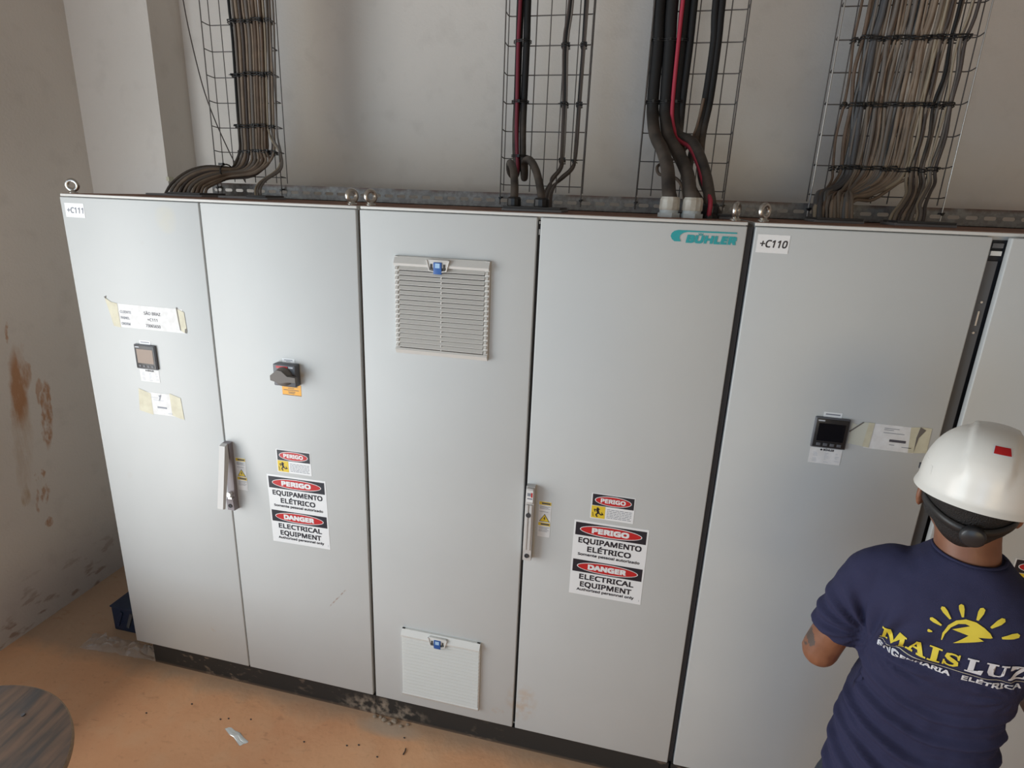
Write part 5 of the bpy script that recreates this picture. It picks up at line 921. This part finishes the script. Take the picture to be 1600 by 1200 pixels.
# T-shirt
sb = MB()
rings = [(0.80, 0.012, -0.010, 0.158, 0.118), (0.86, 0.010, -0.010, 0.156, 0.118), (0.93, 0.010, -0.008, 0.157, 0.114), (1.00, 0.011, -0.004, 0.151, 0.108), (1.07, 0.011, -0.002, 0.145, 0.103), (1.14, 0.012, -0.004, 0.144, 0.104), (1.22, 0.013, -0.010, 0.148, 0.109), (1.30, 0.012, -0.016, 0.152, 0.112), (1.36, 0.013, -0.020, 0.156, 0.108), (1.40, 0.014, -0.024, 0.148, 0.098), (1.435, 0.015, -0.028, 0.122, 0.084), (1.462, 0.015, -0.030, 0.092, 0.073), (1.482, 0.014, -0.030, 0.072, 0.066), (1.492, 0.013, -0.028, 0.064, 0.062)]
sb.loft([((x, y, z), X, Y_, rx, ry, 2.5) for z, x, y, rx, ry in rings], 0, 40)
limb(sb, [(-0.095, -0.018, 1.408), (-0.135, -0.014, 1.375), (-0.160, -0.012, 1.30), (-0.181, -0.008, 1.21)], [0.050, 0.055, 0.056, 0.056], 20)
limb(sb, [(0.125, -0.018, 1.408), (0.162, -0.008, 1.375), (0.190, 0.012, 1.30), (0.214, 0.040, 1.21)], [0.050, 0.056, 0.057, 0.057], 20)
me = remesh(sb, 'shirt', [M_shirt], 0.0055, 9)
# cut the sleeve ends and the hem flat, then fold the cloth
bm = bmesh.new(); bm.from_mesh(me)
for co, no, side in (((-0.181, -0.008, 1.197), (-0.26, 0.03, -0.965), -1), ((0.214, 0.040, 1.197), (0.26, 0.25, -0.93), 1)):
    no = Vector(no).normalized(); co = Vector(co)
    dele = [v for v in bm.verts if (v.co-co).dot(no) > 0 and (v.co-co).length < 0.13 and v.co.x*side > 0.118 and v.co.z < 1.26]
    for v in dele: v.co = v.co - no*((v.co-co).dot(no)) - no*0.0
def gauss(d, s): return math.exp(-(d/s)**2)
bm.normal_update()
newco = []
for v in bm.verts:
    p = v.co; d = 0.0
    backf = min(1, max(0, (-p.y+0.01)/0.05))
    # long sagging folds curving across the lower back, from the left hip up to the right side
    q = p.z - 0.55*abs(p.x-0.03)**1.35*(1.0 if p.x < 0.03 else 0.9) - (0.16*(p.x) if p.x > 0 else 0.0) + 0.01*noise.noise(p*7)
    low = min(1, max(0, (1.215-p.z)/0.09))
    d += low*(0.12+0.88*backf)*(0.0115*math.sin(q*95+0.8) * (0.55+0.45*noise.noise(Vector((p.x*9, p.y*5, p.z*9)))) + 0.0045*math.sin(q*190+p.x*9))
    # gathers radiating from the left armpit towards the shoulder
    for ax in (-0.118, 0.140):
        r_ = math.hypot(p.x-ax, p.z-1.235); an = math.atan2(p.z-1.235, p.x-ax)
        if ax < 0: w_ = gauss(r_-0.07, 0.055)*min(1, max(0, (p.z-1.19)/0.03)); d += w_*0.0075*min(1, max(0.15, (-p.y+0.03)/0.04))*math.sin(an*15+1.0)
        else: d += gauss(r_-0.06, 0.045)*0.003*math.sin(an*13)*min(1, max(0, (p.z-1.19)/0.03))
    d += 0.0022*noise.noise(p*17) + 0.0016*noise.noise(p*38)
    # waist roll on the left flank
    d += 0.006*gauss(p.z-1.005, 0.02)*min(1, max(0, (-p.x-0.07)/0.04)) - 0.008*gauss(p.z-1.03, 0.012)*min(1, max(0, (-p.x-0.09)/0.03))
    newco.append(p + v.normal*d)
for v, c_ in zip(bm.verts, newco): v.co = c_
bm.to_mesh(me); bm.free()
shirt = pbuild(me, 'shirt', person, None, 'navy cotton T-shirt with yellow and white print on the back')
b = MB(); b.tube([(0.011+0.0615*math.cos(a), -0.027+0.060*math.sin(a), 1.4905+0.003*math.cos(a)**2 - (0.012 if math.sin(a) > 0 else 0)*abs(math.sin(a))) for a in [2*math.pi*i/40 for i in range(41)]], 0.0034, 8, 0, False); pbuild(b.mesh('collar', [M_shirt]), 'collar', shirt)

# print on the back: flat lettering laid onto the cloth
bvh = BVHTree.FromPolygons([v.co.copy() for v in me.vertices], [tuple(p.vertices) for p in me.polygons])
def wrap(polys, m, name, label=None):
    b2 = MB()
    for q_, (vs_, fs_) in enumerate(polys):
        bm = bmesh.new(); vv = [bm.verts.new((x, 0, z + 0.052*(x+0.10))) for x, z in vs_]
        for f in fs_:
            try: bm.faces.new([vv[i] for i in f])
            except ValueError: pass
        bmesh.ops.triangulate(bm, faces=bm.faces[:])
        for it in range(5):
            L_ = [e for e in bm.edges if e.calc_length() > 0.006]
            if not L_: break
            bmesh.ops.subdivide_edges(bm, edges=L_, cuts=1); bmesh.ops.triangulate(bm, faces=[f for f in bm.faces if len(f.verts) > 3])
        out = []; bm.verts.index_update()
        for v in bm.verts:
            h = bvh.ray_cast(Vector((v.co.x, -0.6, v.co.z)), Vector((0, 1, 0)))
            out.append((h[0] + h[1].normalized()*0.0 + Vector((0, -0.0026 - 0.00007*(q_ % 9), 0))) if h[0] is not None else Vector((v.co.x, -0.12, v.co.z)))
        b2.add(out, [tuple(v.index for v in f.verts) for f in bm.faces], 0, True); bm.free()
    return pbuild(b2.mesh(name, [m]), name, shirt, None, label)
def poly(pts): return (pts, [tuple(range(len(pts)))])
def ribbon(path, half):   # chain of quads along a centre line
    L_ = []; R_ = []
    for i, p in enumerate(path):
        a, b_ = Vector(path[max(i-1, 0)]), Vector(path[min(i+1, len(path)-1)]); t = (b_-a).normalized(); n_ = Vector((-t.y, t.x))
        L_.append(tuple(Vector(p)+n_*half[i])); R_.append(tuple(Vector(p)-n_*half[i]))
    k = len(path); return [(L_+R_, [(i, i+1, k+i+1, k+i) for i in range(k-1)])]
def slab(ch, x, z, w_, h):   # heavy slab-serif capitals as overlapping polygons
    def q(*pts): return poly([(x+a*w_, z+b_*h) for a, b_ in pts])
    sf = 0.11
    if ch == 'M': return [q((.08, 0), (.22, 0), (.22, 1), (.08, 1)), q((.76, 0), (.98-.04, 0), (.98-.04, 1), (.76, 1)), q((.10, 1), (.34, 1), (.56, .30), (.46, .05)), q((.94, 1), (.72, 1), (.46, .05), (.56, .30)), q((0, 0), (.31, 0), (.31, sf), (0, sf)), q((0, 1-sf), (.30, 1-sf), (.30, 1), (0, 1)), q((.68, 0), (1, 0), (1, sf), (.68, sf)), q((.72, 1-sf), (1, 1-sf), (1, 1), (.72, 1))]
    if ch == 'A': return [q((.12, 0), (.24, 0), (.54, 1), (.42, 1)), q((.64, 0), (.90, 0), (.62, 1), (.40, 1)), q((.26, .28), (.72, .28), (.72, .42), (.26, .42)), q((0, 0), (.36, 0), (.36, sf), (0, sf)), q((.54, 0), (1, 0), (1, sf), (.54, sf))]
    if ch == 'I': return [q((.26, 0), (.74, 0), (.74, 1), (.26, 1)), q((0, 0), (1, 0), (1, sf), (0, sf)), q((0, 1-sf), (1, 1-sf), (1, 1), (0, 1))]
    if ch == 'S':
        path = [(.83, .70), (.78, .86), (.62, .93), (.42, .93), (.25, .85), (.22, .71), (.36, .59), (.56, .49), (.76, .38), (.80, .22), (.66, .09), (.44, .06), (.25, .12), (.15, .30)]
        wd = [.05, .06, .06, .07, .11, .13, .14, .15, .14, .12, .08, .06, .06, .05]
        return ribbon([(x+a*w_, z+b_*h) for a, b_ in path], [q_*w_ for q_ in wd]) + [q((.80, .60), (.90, .60), (.90, 1), (.80, 1)), q((.06, 0), (.16, 0), (.16, .42), (.06, .42))]
    if ch == 'L': return [q((.14, 0), (.46, 0), (.46, 1), (.14, 1)), q((0, 1-sf), (.62, 1-sf), (.62, 1), (0, 1)), q((0, 0), (.92, 0), (.98, .34), (.88, .34), (.78, .12), (.14, sf), (0, sf))]
    if ch == 'U':
        o_ = [(.12, 1), (.12, .30), (.22, .08), (.46, 0), (.70, .06), (.84, .28), (.86, 1)]; i_ = [(.76, 1), (.74, .30), (.64, .14), (.52, .12), (.42, .18), (.40, .32), (.40, 1)]
        return [q(*(o_+i_)), q((0, 1-sf), (.52, 1-sf), (.52, 1), (0, 1)), q((.64, 1-sf), (1, 1-sf), (1, 1), (.64, 1))]
    if ch == 'Z': return [q((.04, 0), (.32, 0), (.96, 1), (.66, 1)), q((.04, 1), (.96, 1), (.94, .88), (.22, .88), (.14, .66), (.04, .66)), q((.04, 0), (.96, 0), (.98, .36), (.88, .36), (.80, .12), (.04, .12))]
zb, hh = 1.279, 0.0315
P1 = []; x = -0.103
for ch, w_ in (('M', 0.043), ('A', 0.035), ('I', 0.021), ('S', 0.030)): P1 += slab(ch, x, zb + 0.0*x, w_, hh); x += w_+0.0022
P2 = []; x = 0.041
for ch, w_ in (('L', 0.029), ('U', 0.036), ('Z', 0.030)): P2 += slab(ch, x, zb, w_, hh); x += w_+0.0015
# sun with lightning bolt
cx, cz = 0.030, 1.352
P1 += ribbon([(-.006, 1.331), (-.006, 1.348), (.000, 1.366), (.010, 1.379), (.022, 1.3845), (.036, 1.3825), (.049, 1.376), (.060, 1.370), (.067, 1.3655)], [.0008, .0020, .0028, .0036, .0048, .0062, .0066, .0045, .0006])
P1.append(poly([(.034, 1.380), (.005, 1.362), (.036, 1.3575), (.066, 1.364), (.050, 1.377)])); P1.append(poly([(.033, 1.360), (.012, 1.333), (.056, 1.355), (.044, 1.361)]))
cz = 1.352
for a, r0, r1, w_ in ((182, 0.054, 0.062, 0.0035), (158, 0.046, 0.068, 0.0045), (132, 0.047, 0.074, 0.0048), (107, 0.048, 0.073, 0.0048), (80, 0.048, 0.074, 0.0052), (52, 0.050, 0.078, 0.0055), (25, 0.056, 0.084, 0.0060)):
    d = Vector((math.cos(R(a)), math.sin(R(a)))); n_ = Vector((-d.y, d.x)); pts = []
    for t, s_ in ((0, -.35), (0.6, -.9), (0.9, -.8), (1, 0), (0.9, .8), (0.6, .9), (0, .35)): p = d*(r0+(r1-r0)*t)*1.0 + n_*w_*s_; pts.append((cx+p.x*1.0, cz-0.006+p.y))
    P1.append(poly(pts))
wrap(P1, M_pyellow, 'yellow_print', 'yellow sun with lightning bolt above the yellow word MAIS'); wrap(P2, M_pwhite, 'white_print', 'white word LUZ')
P3 = []
def small(txt, x0, z, w_, h):
    vs_, fs_, tw = glyphs(txt, 0.0)
    for dx, dz in ((-.0007, -.0007), (.0007, -.0007), (.0007, .0007), (-.0007, .0007)): P3.append(([(x0+a*w_/tw+dx, z+b_*h/CAP+dz) for a, b_ in vs_], fs_))
small('ENGENHARIA', -0.103, 1.2545, 0.125, 0.0105); wrap(P3, M_pwhite, 'white_lettering', 'white word ENGENHARIA in small capitals')
P3 = []; small('EL\u00c9TRICA', 0.042, 1.2545, 0.095, 0.0105); wrap(P3, M_pwhite, 'white_lettering', 'white word EL\u00c9TRICA in small capitals')
wrap([poly([(-0.104, 1.2715), (0.140, 1.2715), (0.140, 1.2728), (-0.104, 1.2728)])], M_tape, 'thin_line', 'thin pale line under the words')

# trousers and boots
tb = MB(); tb.loft([((0.012, -0.010, 0.70), X, Y_, 0.165, 0.11, 2.3), ((0.012, -0.012, 0.80), X, Y_, 0.160, 0.116, 2.4), ((0.012, -0.012, 0.90), X, Y_, 0.146, 0.108, 2.4), ((0.012, -0.01, 0.96), X, Y_, 0.134, 0.100, 2.4)], 0, 32)
for sx in (-1, 1): limb(tb, [(0.012+sx*0.082, -0.005, 0.76), (0.012+sx*0.096, 0.004, 0.50), (0.012+sx*0.10, -0.008, 0.28), (0.012+sx*0.102, -0.01, 0.12)], [0.090, 0.072, 0.065, 0.062])
trou = pbuild(remesh(tb, 'trousers', [M_jeans], 0.008, 5), 'trousers', person)
for sx in (-1, 1):
    b = MB(); cx = 0.012+sx*0.105
    limb(b, [(cx, -0.015, 0.14), (cx, -0.018, 0.06)], [0.050, 0.045]); limb(b, [(cx, -0.05, 0.046), (cx+sx*0.004, 0.08, 0.046), (cx+sx*0.008, 0.155, 0.040)], [0.044, 0.046, 0.038])
    b.box(cx-0.044, cx+0.050, -0.09, 0.18, 0.002, 0.03, 0, 0.01)
    pbuild(remesh(b, 'boot', [M_boot], 0.006, 4), 'boot', person)
